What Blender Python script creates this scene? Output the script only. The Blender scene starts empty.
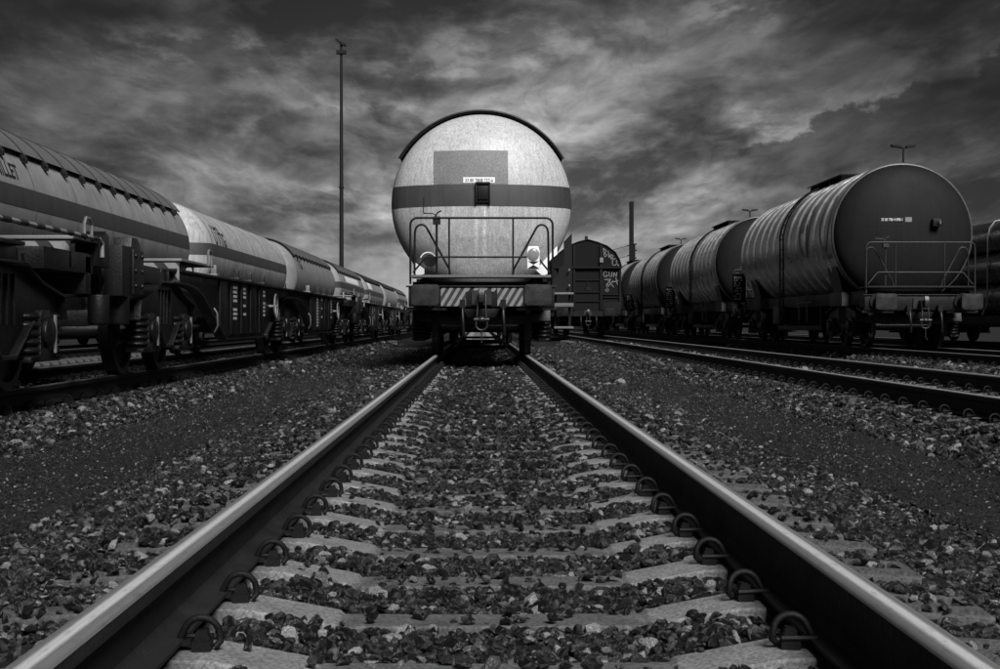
import bpy, bmesh, math, random
import numpy as np
from mathutils import Vector, Matrix
C = bpy.context.scene.collection
S = bpy.context.scene
R = math.radians
PI = math.pi
random.seed(7)

# ------------------------------------------------------------------ camera, sky, sun, exposure
cam_d = bpy.data.cameras.new('camera'); cam = bpy.data.objects.new('camera', cam_d); C.objects.link(cam)
cam_d.sensor_width = 36; cam_d.lens = 54.0
cam_d.clip_start = 0.05; cam_d.clip_end = 6000
cam.location = (-0.038, 0, 0.54)
cam.rotation_euler = (R(90) - math.atan(12.0/1500), 0, -math.atan(20.8/1500))
S.camera = cam

SUN_EL, SUN_AZ = 42.0, 161.0        # degrees; azimuth clockwise from the track direction (+Y)
EXPO = 1.75
S.view_settings.view_transform = 'Standard'; S.view_settings.look = 'None'
S.view_settings.exposure = EXPO; S.view_settings.gamma = 1
S.view_settings.use_curve_mapping = False

class NT:
    """small helper to wire shader nodes"""
    def __init__(s, tree): s.t = tree
    def n(s, typ, **kw):
        nd = s.t.nodes.new(typ)
        for k, v in kw.items(): setattr(nd, k, v)
        return nd
    def put(s, sock, v):
        if hasattr(v, 'is_output') or isinstance(v, bpy.types.NodeSocket): s.t.links.new(v, sock)
        else: sock.default_value = v
    def m(s, op, a, b=None, c=None, clamp=False):
        nd = s.n('ShaderNodeMath', operation=op); nd.use_clamp = clamp
        s.put(nd.inputs[0], a)
        if b is not None: s.put(nd.inputs[1], b)
        if c is not None: s.put(nd.inputs[2], c)
        return nd.outputs[0]
    def sstep(s, x, a, b, lo=0.0, hi=1.0):
        nd = s.n('ShaderNodeMapRange', interpolation_type='SMOOTHSTEP')
        s.put(nd.inputs['Value'], x); s.put(nd.inputs['From Min'], a); s.put(nd.inputs['From Max'], b)
        s.put(nd.inputs['To Min'], lo); s.put(nd.inputs['To Max'], hi)
        return nd.outputs[0]
    def xyz(s, x, y, z):
        nd = s.n('ShaderNodeCombineXYZ')
        for i, v in enumerate((x, y, z)): s.put(nd.inputs[i], v)
        return nd.outputs[0]
    def noise(s, vec, scale, detail=4, rough=0.55, dist=0.0, dim='3D'):
        nd = s.n('ShaderNodeTexNoise'); nd.noise_dimensions = dim
        if vec is not None: s.t.links.new(vec, nd.inputs['Vector'])
        nd.inputs['Scale'].default_value = scale; nd.inputs['Detail'].default_value = detail
        nd.inputs['Roughness'].default_value = rough; nd.inputs['Distortion'].default_value = dist
        return nd.outputs[0]
    def mapping(s, vec, sc):
        nd = s.n('ShaderNodeMapping'); s.t.links.new(vec, nd.inputs[0]); nd.inputs['Scale'].default_value = sc
        return nd.outputs[0]

def make_world():
    w = bpy.data.worlds.new('World'); S.world = w; w.use_nodes = True
    t = w.node_tree; t.nodes.clear(); k = NT(t)
    tc = k.n('ShaderNodeTexCoord').outputs['Generated']
    sp = k.n('ShaderNodeSeparateXYZ'); t.links.new(tc, sp.inputs[0])
    x, y, z = sp.outputs
    u = k.m('ARCTAN2', x, y)                       # azimuth from the track direction, radians
    v = k.m('ARCSINE', z)                          # elevation, radians
    va = k.m('ABSOLUTE', v)
    # cloud layers, smaller toward the horizon; a slow warp makes their edges wander
    inv = k.m('DIVIDE', 1.0, k.m('ADD', va, .16))
    U = k.m('MULTIPLY', u, inv); V = k.m('LOGARITHM', k.m('ADD', va, .16), 2.71828)
    warp = k.m('SUBTRACT', k.noise(k.xyz(k.m('MULTIPLY', U, 2.2), k.m('MULTIPLY', V, 3.0), 0.0), 1.6, 3, .5), .5)
    def puff(dv):
        p1 = k.xyz(k.m('ADD', 4.3, k.m('MULTIPLY_ADD', warp, .22, U)), k.m('ADD', dv, k.m('MULTIPLY_ADD', warp, .30, k.m('MULTIPLY', V, 1.75))), 0.0)
        vo = k.n('ShaderNodeTexVoronoi', feature='SMOOTH_F1', voronoi_dimensions='2D'); t.links.new(p1, vo.inputs['Vector'])
        vo.inputs['Scale'].default_value = 2.1; vo.inputs['Detail'].default_value = 3; vo.inputs['Roughness'].default_value = .52; vo.inputs['Smoothness'].default_value = .35
        vo.normalize = True
        nz = k.noise(p1, 2.7, 8, .58, .0, '2D')
        return k.m('ADD', k.m('MULTIPLY', k.m('SUBTRACT', 1.0, vo.outputs['Distance']), .50), k.m('MULTIPLY', nz, .85))
    big = puff(0.0); up = puff(.045)
    p2 = k.xyz(k.m('MULTIPLY_ADD', warp, .4, U), k.m('MULTIPLY', V, 2.6), 0.0)
    slow = k.noise(p2, 1.9, 4, .5, .0, '2D')
    relief = k.m('SUBTRACT', big, up)                # bright upper edges, dark undersides
    fine = k.noise(k.xyz(U, k.m('MULTIPLY', V, 2.2), 0.0), 8.5, 7, .62, .0, '2D')
    thin = k.m('SUBTRACT', 1.0, k.sstep(big, .66, .94))
    cl = k.m('ADD', k.m('MULTIPLY', thin, .50), k.m('ADD', k.m('MULTIPLY', k.sstep(slow, .36, .64), .42), k.m('MULTIPLY', k.sstep(fine, .42, .70), .20)))
    cl = k.m('MAXIMUM', k.m('MULTIPLY_ADD', relief, 3.0, cl), .02)
    hz = k.sstep(va, .085, .01, 0.0, .72)                 # distance evens the clouds out near the horizon
    cl = k.m('ADD', k.m('MULTIPLY', cl, k.m('SUBTRACT', 1.0, hz)), k.m('MULTIPLY', hz, .70))
    # brightness falls from the horizon to overhead and away from the light gap down the line
    grad = k.n('ShaderNodeValToRGB'); r = grad.color_ramp
    r.interpolation = 'B_SPLINE'
    stops = [(0, .27), (.06, .27), (.13, .175), (.19, .068), (.26, .030), (.5, .050), (1, .055)]
    r.elements[0].position = 0; r.elements[1].position = 1
    for pos, val in stops[1:-1]: r.elements.new(pos)
    for e, (pos, val) in zip(sorted(r.elements, key=lambda e: e.position), stops):
        e.position = pos; e.color = (val, val, val, 1)
    t.links.new(va, grad.inputs[0])
    side = k.m('MULTIPLY_ADD', k.m('EXPONENT', k.m('MULTIPLY', k.m('POWER', k.m('MULTIPLY', k.m('SUBTRACT', u, .012), 5.2), 2.0), -1.0)), .92, .20)
    base = k.m('MULTIPLY', grad.outputs[0], side)
    val = k.m('MULTIPLY', base, k.m('MULTIPLY_ADD', k.m('POWER', cl, 1.6), 1.9, .20))
    # the heavy bank of cloud on the right: diagonal lumpy upper edge, lit rim
    ledge = k.m('MULTIPLY_ADD', k.m('SUBTRACT', u, .160), .36, .108)
    lump = k.m('MULTIPLY', k.m('SUBTRACT', k.noise(k.xyz(k.m('MULTIPLY', u, 26.0), k.m('MULTIPLY', va, 34.0), 1.0), 1.0, 6, .58), .5), .075)
    dist = k.m('ADD', k.m('SUBTRACT', ledge, va), lump)          # >0 below the edge
    inside = k.m('MULTIPLY', k.sstep(dist, -.001, .006), k.sstep(u, .150, .185))
    inside = k.m('MULTIPLY', inside, k.sstep(dist, .075, .035))
    inside = k.m('MULTIPLY', inside, k.sstep(u, .75, .5))
    rim = k.m('MULTIPLY', k.m('MULTIPLY', k.sstep(dist, -.016, -.002), k.sstep(dist, .004, -.001)), k.m('MULTIPLY', k.sstep(u, .15, .19), k.sstep(u, .34, .22)))
    val = k.m('MULTIPLY', val, k.m('MULTIPLY_ADD', inside, -.62, 1.0))
    val = k.m('MULTIPLY', val, k.m('MULTIPLY_ADD', rim, .35, 1.0))
    # smaller puffy cloud left of the wagon
    du = k.m('DIVIDE', k.m('SUBTRACT', u, -.088), .072); dv = k.m('DIVIDE', k.m('SUBTRACT', va, .113), .030)
    lump2 = k.m('MULTIPLY', k.m('SUBTRACT', k.noise(k.xyz(k.m('MULTIPLY', u, 40.0), k.m('MULTIPLY', va, 60.0), 5.0), 1.0, 6, .55), .5), 1.5)
    d2 = k.m('ADD', k.m('ADD', k.m('POWER', du, 2.0), k.m('POWER', dv, 2.0)), lump2)
    in2 = k.m('MULTIPLY', k.sstep(d2, 1.05, .55), k.sstep(va, .085, .108))
    val = k.m('MULTIPLY', val, k.m('MULTIPLY_ADD', in2, -.38, 1.0))
    rim2 = k.m('MULTIPLY', k.m('MULTIPLY', k.sstep(d2, 1.6, 1.1), k.sstep(d2, .95, 1.1)), k.sstep(va, .115, .13))
    val = k.m('MULTIPLY', val, k.m('MULTIPLY_ADD', rim2, .35, 1.0))
    # thin breaks where the cloud lets light through
    for (bu, bv, su, sv, a) in [(-.19, .178, .085, .012, 1.1), (.178, .205, .035, .013, 1.2), (.175, .128, .03, .010, .55), (.33, .197, .03, .012, .7), (-.035, .165, .05, .011, .5), (.03, .19, .06, .014, .55)]:
        e = k.m('ADD', k.m('POWER', k.m('DIVIDE', k.m('SUBTRACT', u, bu), su), 2.0), k.m('POWER', k.m('DIVIDE', k.m('SUBTRACT', va, bv), sv), 2.0))
        gsn = k.m('MULTIPLY', k.m('EXPONENT', k.m('MULTIPLY', e, -1.0)), k.sstep(fine, .42, .66))
        val = k.m('MULTIPLY', val, k.m('MULTIPLY_ADD', gsn, a, 1.0))
    sky = k.n('ShaderNodeTexSky', sky_type='NISHITA'); sky.sun_disc = False
    sky.sun_elevation = R(SUN_EL); sky.sun_rotation = R(SUN_AZ)
    bw = k.n('ShaderNodeRGBToBW'); t.links.new(sky.outputs[0], bw.inputs[0])
    SKY_STRENGTH = 0.1
    gain = 1.0/(SKY_STRENGTH*2**EXPO)
    tot = k.m('MULTIPLY_ADD', bw.outputs[0], .012, k.m('MULTIPLY', val, gain))
    bg = k.n('ShaderNodeBackground'); t.links.new(tot, bg.inputs[0]); bg.inputs[1].default_value = SKY_STRENGTH
    out = k.n('ShaderNodeOutputWorld'); t.links.new(bg.outputs[0], out.inputs[0])
make_world()

sd = bpy.data.lights.new('sun', 'SUN'); sun = bpy.data.objects.new('sun', sd); C.objects.link(sun)
sd.energy = 1.5; sd.angle = R(24); sd.color = (1, 1, 1)
_sv = Vector((math.sin(R(SUN_AZ))*math.cos(R(SUN_EL)), math.cos(R(SUN_AZ))*math.cos(R(SUN_EL)), math.sin(R(SUN_EL))))
sun.rotation_euler = _sv.to_track_quat('Z', 'Y').to_euler()

# ------------------------------------------------------------------ materials
def mat(name, base, rough=.6, metal=0.0, blotch=.35, bscale=3.0, grain=.2, gscale=60.0, streak=0.0, sfreq=14, bump=.15, bumpscale=40.0, spec=.5):
    m = bpy.data.materials.new(name); m.use_nodes = True; t = m.node_tree; t.nodes.clear(); k = NT(t)
    tc = k.n('ShaderNodeTexCoord').outputs['Object']
    n1 = k.noise(tc, bscale, 5, .6, .3); n2 = k.noise(tc, gscale, 3, .6)
    f = k.m('MULTIPLY_ADD', k.m('SUBTRACT', n1, .5), 2*blotch, 1.0)
    f = k.m('MULTIPLY', f, k.m('MULTIPLY_ADD', k.m('SUBTRACT', n2, .5), 2*grain, 1.0))
    if streak:
        n3 = k.noise(k.mapping(tc, (sfreq, sfreq, .55)), 1.0, 4, .6, .1)
        f = k.m('MULTIPLY', f, k.m('MULTIPLY_ADD', k.m('SUBTRACT', n3, .5), 2*streak, 1.0))
    c = k.m('MAXIMUM', k.m('MULTIPLY', f, base), .004)
    b = k.n('ShaderNodeBsdfPrincipled')
    t.links.new(c, b.inputs['Base Color'])
    b.inputs['Metallic'].default_value = metal; b.inputs['Specular IOR Level'].default_value = spec
    t.links.new(k.m('MULTIPLY_ADD', k.m('SUBTRACT', n1, .5), .35, rough, clamp=True), b.inputs['Roughness'])
    if bump:
        bp = k.n('ShaderNodeBump'); bp.inputs['Strength'].default_value = bump; bp.inputs['Distance'].default_value = .02
        t.links.new(k.noise(tc, bumpscale, 4, .6), bp.inputs['Height']); t.links.new(bp.outputs[0], b.inputs['Normal'])
    o = k.n('ShaderNodeOutputMaterial'); t.links.new(b.outputs[0], o.inputs[0])
    return m

M = {}
M['tank_white'] = mat('tank_white', .42, .45, blotch=.28, bscale=1.1, grain=.8, gscale=48, streak=.55, sfreq=26, bump=.05)
M['tank_pale'] = mat('tank_pale', .25, .5, blotch=.45, bscale=1.2, grain=.22, gscale=45, streak=.38, bump=.04)
M['tank_dirty'] = mat('tank_dirty', .20, .5, blotch=.40, bscale=1.0, grain=.22, gscale=45, streak=.42, bump=.04)
M['tank_weathered'] = mat('tank_weathered', .34, .5, blotch=.6, bscale=1.0, grain=.4, gscale=45, streak=.8, bump=.04)
M['panel_grey'] = mat('panel_grey', .16, .6, blotch=.2, grain=1.1, gscale=55, streak=.15, bump=.03)
M['stripe'] = mat('stripe', .045, .55, blotch=.2, grain=.2, gscale=40, streak=.5, bump=.02)
M['shield'] = mat('shield', .12, .5, blotch=.25, bscale=2, grain=.2, streak=.3, bump=.05)
M['shield_black'] = mat('shield_black', .008, .7, spec=.15)
M['dark_tank'] = mat('dark_tank', .012, .62, spec=.12, blotch=.35, bscale=1.2, grain=.25, gscale=50, streak=.3, bump=.03)
M['pale_tank_side'] = mat('pale_tank_side', .75, .30, metal=.75, blotch=.4, bscale=.9, grain=.3, streak=.5, bump=.03)
M['ring'] = mat('ring_steel', .62, .28, metal=.7, blotch=.4, grain=.3, streak=.3, bump=.05)
M['dark_tank_side'] = mat('dark_tank_side', .52, .33, metal=.75, blotch=.5, bscale=.9, grain=.3, gscale=50, streak=.5, bump=.03)
M['black'] = mat('black_paint', .007, .5, bump=.05, spec=.25)
M['frame'] = mat('frame_steel', .005, .45, blotch=.7, grain=.6, bump=.2, spec=.3)
M['bogie'] = mat('bogie_steel', .005, .42, blotch=.8, grain=.8, bump=.3, spec=.35)
M['grease'] = mat('greasy_steel', .028, .4, metal=.3, blotch=.5, grain=.3)
M['buffer'] = mat('buffer_plate', .020, .42, metal=.2, blotch=.8, bscale=6, grain=.8)
M['rail_grey'] = mat('rail_grey_paint', .016, .5)
M['streak'] = mat('washed_streak', .52, .45, blotch=.4, bscale=6, grain=.8, gscale=48, streak=.8, sfreq=40)
M['saddle_grey'] = mat('saddle_grey', .05, .55, blotch=.5, grain=.4)
M['edge_ring'] = mat('edge_ring', .10, .45, metal=.4, blotch=.6, grain=.4)
M['tyre'] = mat('wheel_steel', .011, .45, metal=.4, blotch=.4)
M['galv'] = mat('galvanised', .18, .5, metal=.3, blotch=.3)
M['grating'] = mat('grating', .11, .6, blotch=.4, bscale=8, grain=.6, gscale=120)
M['white'] = mat('white_paint', .78, .5, blotch=.12, grain=.1)
M['saddle'] = mat('white_saddle', .85, .45, blotch=.08, grain=.1)  # white that stands in for bright sky beside the central tank
M['hwhite'] = mat('hazard_white', .19, .55, blotch=.35, bscale=8, grain=.3)
M['hblack'] = mat('hazard_black', .02, .55)
M['lens'] = mat('lamp_lens', .22, .2, blotch=.1)
M['print'] = mat('print_black', .015, .6, bump=0)
M['printw'] = mat('print_white', .60, .6, blotch=.3, bscale=9, bump=0)
M['chalk'] = mat('spray_white', .18, .7, blotch=.4, bscale=6, bump=0)
M['faint'] = mat('spray_faint', .20, .6, blotch=.4, bscale=6, bump=0)
M['box'] = mat('box_wagon', .006, .75, spec=.15, blotch=.4, bscale=2, grain=.3, streak=.4)
M['boxl'] = mat('box_wagon_rib', .009, .75, spec=.15, blotch=.4, bscale=2, grain=.3, streak=.3)
M['pipe'] = mat('pipe_coating', .02, .3, blotch=.3, bump=.03)
M['mast'] = mat('mast_steel', .012, .7, spec=.2)
M['concrete_mast'] = mat('concrete_mast', .012, .9, spec=.1)
def sleeper_mat():
    m = mat('sleeper_concrete', .17, .85, blotch=.55, bscale=9, grain=1.3, gscale=100, bump=.3, bumpscale=90, spec=.25)
    t = m.node_tree; k = NT(t); b = [n for n in t.nodes if n.type == 'BSDF_PRINCIPLED'][0]
    old = b.inputs['Base Color'].links[0].from_socket
    tc = k.n('ShaderNodeTexCoord').outputs['Object']; sp = k.n('ShaderNodeSeparateXYZ'); t.links.new(tc, sp.inputs[0])
    ax = k.m('ADD', k.m('ABSOLUTE', sp.outputs[0]), k.m('MULTIPLY', k.m('SUBTRACT', k.noise(tc, 14, 4, .6), .5), .10))
    grime = k.m('MULTIPLY', k.sstep(ax, .36, .42, .5, 1.0), k.sstep(ax, .60, .74, 1.0, .42))   # oil and ballast dust off the scuffed shoulders
    t.links.new(k.m('MULTIPLY', old, grime), b.inputs['Base Color'])
    return m
M['sleeper'] = sleeper_mat()
M['rail'] = mat('rail_rust', .011, .7, blotch=.9, bscale=5, grain=.4, gscale=90, bump=.25, spec=.25)
M['clip'] = mat('clip_steel', .006, .6, spec=.2, blotch=.4, bscale=20, bump=.15, bumpscale=120)

def rail_top_mat():
    m = bpy.data.materials.new('rail_head_polished'); m.use_nodes = True; t = m.node_tree; t.nodes.clear(); k = NT(t)
    tc = k.n('ShaderNodeTexCoord').outputs['Object']
    lines = k.noise(k.mapping(tc, (260, .9, 60)), 1.0, 4, .65); pits = k.noise(k.mapping(tc, (60, 14, 60)), 1.0, 4, .7)
    sx = k.n('ShaderNodeSeparateXYZ'); t.links.new(tc, sx.inputs[0])
    off = k.m('ABSOLUTE', k.m('SUBTRACT', k.m('ABSOLUTE', sx.outputs[0]), .7505))
    pol = k.sstep(k.m('MULTIPLY_ADD', k.m('SUBTRACT', pits, .5), .010, off), .005, .017, 1.0, 0.0)      # the band the wheels keep bright
    c = k.m('MULTIPLY_ADD', k.sstep(lines, .3, .7), .20, .80)
    c = k.m('MULTIPLY', c, k.sstep(pits, .25, .5, .7, 1.0))
    c = k.m('MULTIPLY', c, k.m('MULTIPLY_ADD', pol, .76, .24))
    b = k.n('ShaderNodeBsdfPrincipled'); t.links.new(c, b.inputs['Base Color'])
    b.inputs['Metallic'].default_value = .35
    t.links.new(k.m('MULTIPLY_ADD', pol, -.25, k.m('MULTIPLY_ADD', k.m('ADD', lines, pits), .14, .30)), b.inputs['Roughness'])
    bp = k.n('ShaderNodeBump'); bp.inputs['Strength'].default_value = .12; bp.inputs['Distance'].default_value = .004
    t.links.new(k.m('ADD', lines, pits), bp.inputs['Height']); t.links.new(bp.outputs[0], b.inputs['Normal'])
    o = k.n('ShaderNodeOutputMaterial'); t.links.new(b.outputs[0], o.inputs[0])
    return m
M['railtop'] = rail_top_mat()

def stone_mat():
    m = bpy.data.materials.new('ballast_stone'); m.use_nodes = True; t = m.node_tree; t.nodes.clear(); k = NT(t)
    rnd = k.n('ShaderNodeObjectInfo').outputs['Random']
    tc = k.n('ShaderNodeTexCoord').outputs['Object']
    ramp = k.n('ShaderNodeValToRGB'); r = ramp.color_ramp
    st = [(0, .003), (.45, .006), (.70, .012), (.84, .035), (.93, .12), (1, .30)]
    for p, _ in st[1:-1]: r.elements.new(p)
    for e, (p, vv) in zip(sorted(r.elements, key=lambda e: e.position), st): e.position = p; e.color = (vv, vv, vv, 1)
    t.links.new(rnd, ramp.inputs[0])
    n = k.noise(tc, 2.5, 5, .65)
    b_spec = .6
    fleck = k.sstep(k.noise(tc, 6.0, 3, .7), .56, .66)
    c = k.m('MULTIPLY', ramp.outputs[0], k.m('MULTIPLY_ADD', n, 1.5, .25))
    c = k.m('MINIMUM', k.m('MULTIPLY', c, k.m('MULTIPLY_ADD', fleck, 2.0, .8)), .5)
    b = k.n('ShaderNodeBsdfPrincipled'); t.links.new(c, b.inputs['Base Color'])
    b.inputs['Specular IOR Level'].default_value = b_spec
    t.links.new(k.m('MULTIPLY_ADD', rnd, -.18, .40), b.inputs['Roughness'])
    bp = k.n('ShaderNodeBump'); bp.inputs['Strength'].default_value = .5; bp.inputs['Distance'].default_value = .3
    t.links.new(k.noise(tc, 5, 4, .6), bp.inputs['Height']); t.links.new(bp.outputs[0], b.inputs['Normal'])
    o = k.n('ShaderNodeOutputMaterial'); t.links.new(b.outputs[0], o.inputs[0])
    return m
M['stone'] = stone_mat()

def gravel_mat(name, lo, hi, scale):
    m = bpy.data.materials.new(name); m.use_nodes = True; t = m.node_tree; t.nodes.clear(); k = NT(t)
    tc = k.n('ShaderNodeTexCoord').outputs['Object']
    vo = k.n('ShaderNodeTexVoronoi'); vo.inputs['Scale'].default_value = scale; t.links.new(tc, vo.inputs['Vector'])
    sp = k.n('ShaderNodeSeparateColor'); t.links.new(vo.outputs['Color'], sp.inputs[0])
    big = k.noise(tc, .35, 5, .6)
    cc = k.m('MULTIPLY_ADD', k.m('POWER', sp.outputs[0], 5.0), hi - lo, lo)
    cc = k.m('MULTIPLY', cc, k.m('MULTIPLY_ADD', big, 1.3, .35))
    b = k.n('ShaderNodeBsdfPrincipled'); t.links.new(cc, b.inputs['Base Color']); b.inputs['Roughness'].default_value = .85
    b.inputs['Specular IOR Level'].default_value = .25
    bp = k.n('ShaderNodeBump'); bp.inputs['Strength'].default_value = .9; bp.inputs['Distance'].default_value = .6/scale
    t.links.new(k.m('SUBTRACT', 1.0, vo.outputs['Distance']), bp.inputs['Height']); t.links.new(bp.outputs[0], b.inputs['Normal'])
    o = k.n('ShaderNodeOutputMaterial'); t.links.new(b.outputs[0], o.inputs[0])
    return m
M['ground'] = gravel_mat('yard_gravel', .006, .06, 38)
M['bed'] = gravel_mat('ballast_under', .004, .03, 30)
M['path'] = gravel_mat('cinder_path', .004, .05, 95)

# ------------------------------------------------------------------ mesh helpers
class MB:
    def __init__(s): s.v = []; s.f = []
    def add(s, vs, fs):
        o = len(s.v); s.v += [tuple(p) for p in vs]; s.f += [tuple(i + o for i in f) for f in fs]; return s
    def box(s, x0, x1, y0, y1, z0, z1):
        return s.add([(x0,y0,z0),(x1,y0,z0),(x1,y1,z0),(x0,y1,z0),(x0,y0,z1),(x1,y0,z1),(x1,y1,z1),(x0,y1,z1)],
                     [(0,3,2,1),(4,5,6,7),(0,1,5,4),(1,2,6,5),(2,3,7,6),(3,0,4,7)])
    def prism(s, poly, axis, a0, a1):
        n = len(poly)
        def P(p, a):
            if axis == 'x': return (a, p[0], p[1])
            if axis == 'y': return (p[0], a, p[1])
            return (p[0], p[1], a)
        vs = [P(p, a0) for p in poly] + [P(p, a1) for p in poly]
        fs = [tuple(range(n))[::-1], tuple(range(n, 2*n))] + [(i, (i+1) % n, n+(i+1) % n, n+i) for i in range(n)]
        return s.add(vs, fs)
    def tube(s, pts, r, n=8, closed=False):
        pts = [Vector(p) for p in pts]; m = len(pts); vs = []; fs = []
        up = None
        for i, p in enumerate(pts):
            a = pts[(i-1) % m] if (i > 0 or closed) else p; b = pts[(i+1) % m] if (i < m-1 or closed) else p
            d = (b - a).normalized()
            if up is None:
                up = Vector((0,0,1)) if abs(d.z) < .9 else Vector((1,0,0))
            side = d.cross(up)
            if side.length < 1e-4: side = d.cross(Vector((0,1,0)))
            side.normalize(); up = side.cross(d).normalized()
            for j in range(n):
                t = 2*PI*j/n; vs.append(p + side*(r*math.cos(t)) + up*(r*math.sin(t)))
        for i in range(m if closed else m-1):
            i2 = (i+1) % m
            for j in range(n): fs.append((i*n+j, i*n+(j+1) % n, i2*n+(j+1) % n, i2*n+j))
        if not closed: fs += [tuple(range(n))[::-1], tuple(range((m-1)*n, m*n))]
        return s.add(vs, fs)
    def lathe(s, prof, axis, o=(0,0,0), n=24, cap=True, a0=0.0, a1=2*PI):
        full = abs(a1 - a0 - 2*PI) < 1e-6; cols = n if full else n+1
        vs = []; fs = []
        for (r, t) in prof:
            for j in range(cols):
                a = a0 + (a1-a0)*j/n; c, d = r*math.cos(a), r*math.sin(a)
                if axis == 'x': p = (t, c, d)
                elif axis == 'y': p = (c, t, d)
                else: p = (c, d, t)
                vs.append((p[0]+o[0], p[1]+o[1], p[2]+o[2]))
        for i in range(len(prof)-1):
            for j in range(n):
                j2 = (j+1) % cols
                fs.append((i*cols+j, i*cols+j2, (i+1)*cols+j2, (i+1)*cols+j))
        if cap and full:
            fs += [tuple(range(n))[::-1], tuple(range((len(prof)-1)*n, len(prof)*n))]
        return s.add(vs, fs)
    def build(s, name, m, parent=None, loc=None, bevel=0, angle=38):
        me = bpy.data.meshes.new(name); bm = bmesh.new()
        bv = [bm.verts.new(p) for p in s.v]
        for f in s.f:
            if len(set(f)) >= 3:
                try: bm.faces.new([bv[i] for i in f])
                except ValueError: pass
        bmesh.ops.remove_doubles(bm, verts=bm.verts, dist=1e-6)
        bmesh.ops.recalc_face_normals(bm, faces=bm.faces)
        if bevel:
            es = [e for e in bm.edges if len(e.link_faces) == 2 and e.calc_face_angle(0) > R(40)]
            try: bmesh.ops.bevel(bm, geom=es, offset=bevel, offset_type='OFFSET', segments=2, profile=.6, affect='EDGES', clamp_overlap=True)
            except Exception: pass
        for f in bm.faces: f.smooth = True
        bm.to_mesh(me); bm.free()
        me.set_sharp_from_angle(angle=R(angle))
        me.materials.append(M[m])
        o = bpy.data.objects.new(name, me); C.objects.link(o)
        if parent: o.parent = parent
        if loc: o.location = loc
        return o

def tag(o, label=None, cat=None, group=None, kind=None):
    if label: o['label'] = label
    if cat: o['category'] = cat
    if group: o['group'] = group
    if kind: o['kind'] = kind
    return o
def empty(name, loc, label=None, cat=None, group=None, kind=None):
    o = bpy.data.objects.new(name, None); C.objects.link(o); o.location = loc; o.empty_display_size = .3
    return tag(o, label, cat, group, kind)
def copy_tree(o, parent=None, loc=None):
    c = o.copy(); C.objects.link(c); c.parent = parent
    if loc is not None: c.location = loc
    for ch in list(o.children): copy_tree(ch, c)
    return c
def stripes(mb, x0, x1, z0, z1, y0, y1, w, gap, lean, off=0.0):
    """slanted bars between x0..x1, z0..z1 as slabs y0..y1"""
    def clip(poly, a, sign):
        out = []
        for i in range(len(poly)):
            p, q = poly[i], poly[(i+1) % len(poly)]
            ip, iq = sign*(p[0]-a) >= 0, sign*(q[0]-a) >= 0
            if ip: out.append(p)
            if ip != iq:
                t = (a-p[0])/(q[0]-p[0]); out.append((a, p[1]+t*(q[1]-p[1])))
        return out
    x = x0 - abs(lean) + off
    while x < x1 + abs(lean):
        pl = [(x, z0), (x+w, z0), (x+w+lean, z1), (x+lean, z1)]
        pl = clip(pl, x0, 1)
        if len(pl) >= 3: pl = clip(pl, x1, -1)
        if len(pl) >= 3: mb.prism(pl, 'y', y0, y1)
        x += w + gap
def arc(cx, cz, r, a0, a1, n, y):
    return [(cx + r*math.cos(R(a0+(a1-a0)*i/n)), y, cz + r*math.sin(R(a0+(a1-a0)*i/n))) for i in range(n+1)]

_text_cache = {}
def text_mesh(s, size, bold=.012):
    """2D triangulated outline of a word: list of verts (x,y) and faces"""
    cu = bpy.data.curves.new('lettering', 'FONT'); cu.body = s; cu.size = size; cu.resolution_u = 3; cu.fill_mode = 'FRONT'; cu.offset = bold*size
    o = bpy.data.objects.new('lettering', cu); C.objects.link(o)
    dg = bpy.context.evaluated_depsgraph_get(); dg.update()
    me = o.evaluated_get(dg).to_mesh()
    vs = [(v.co.x, v.co.y) for v in me.vertices]; fs = [tuple(p.vertices) for p in me.polygons]
    o.evaluated_get(dg).to_mesh_clear()
    bpy.data.objects.remove(o); bpy.data.curves.remove(cu)
    x0 = min(v[0] for v in vs); x1 = max(v[0] for v in vs); y0 = min(v[1] for v in vs)
    return [(a-x0, b-y0) for a, b in vs], fs, x1-x0
def flat_obj(name, vs, fs, m, parent, label=None):
    me = bpy.data.meshes.new(name); me.from_pydata(vs, [], fs); me.materials.append(M[m])
    o = bpy.data.objects.new(name, me); C.objects.link(o); o.parent = parent
    if label: o['label'] = label
    return o

# ------------------------------------------------------------------ ground, beds, paths
TRACKS = [('centre', 0.0), ('l1', -4.55), ('l2', -9.1), ('r1', 4.45), ('r2', 9.1), ('r3', 13.7)]
def ground():
    mb = MB(); mb.add([(-3000,-60,-.34),(3000,-60,-.34),(3000,5000,-.34),(-3000,5000,-.34)], [(0,1,2,3)])
    tag(mb.build('ground', 'ground'), kind='structure')
    for nm, x in TRACKS:
        mb = MB()
        mb.prism([(x-2.0,-.36),(x+2.0,-.36),(x+1.85,-.285),(x+1.35,-.25),(x+.60,-.232),(x+.36,-.262),(x,-.266),(x-.36,-.262),(x-.60,-.232),(x-1.35,-.25),(x-1.85,-.285)], 'y', -8, 320)
        tag(mb.build('ballast_bed', 'bed'), kind='structure')
    for x0, x1 in ((1.85, 2.85), (-2.95, -1.85)):
        mb = MB()
        n = 60
        vs = []; fs = []
        for i in range(n+1):
            y = -6 + 320*(i/n)**1.6
            for j in range(5):
                xx = x0 + (x1-x0)*j/4 + (math.sin(y*1.3+j)+math.sin(y*.37))*.05
                vs.append((xx, y, -.274 + .006*math.sin(y*.9+j*2)))
        for i in range(n):
            for j in range(4): fs.append((i*5+j, i*5+j+1, (i+1)*5+j+1, (i+1)*5+j))
        mb.add(vs, fs)
        tag(mb.build('path', 'path'), kind='structure')
ground()

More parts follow.
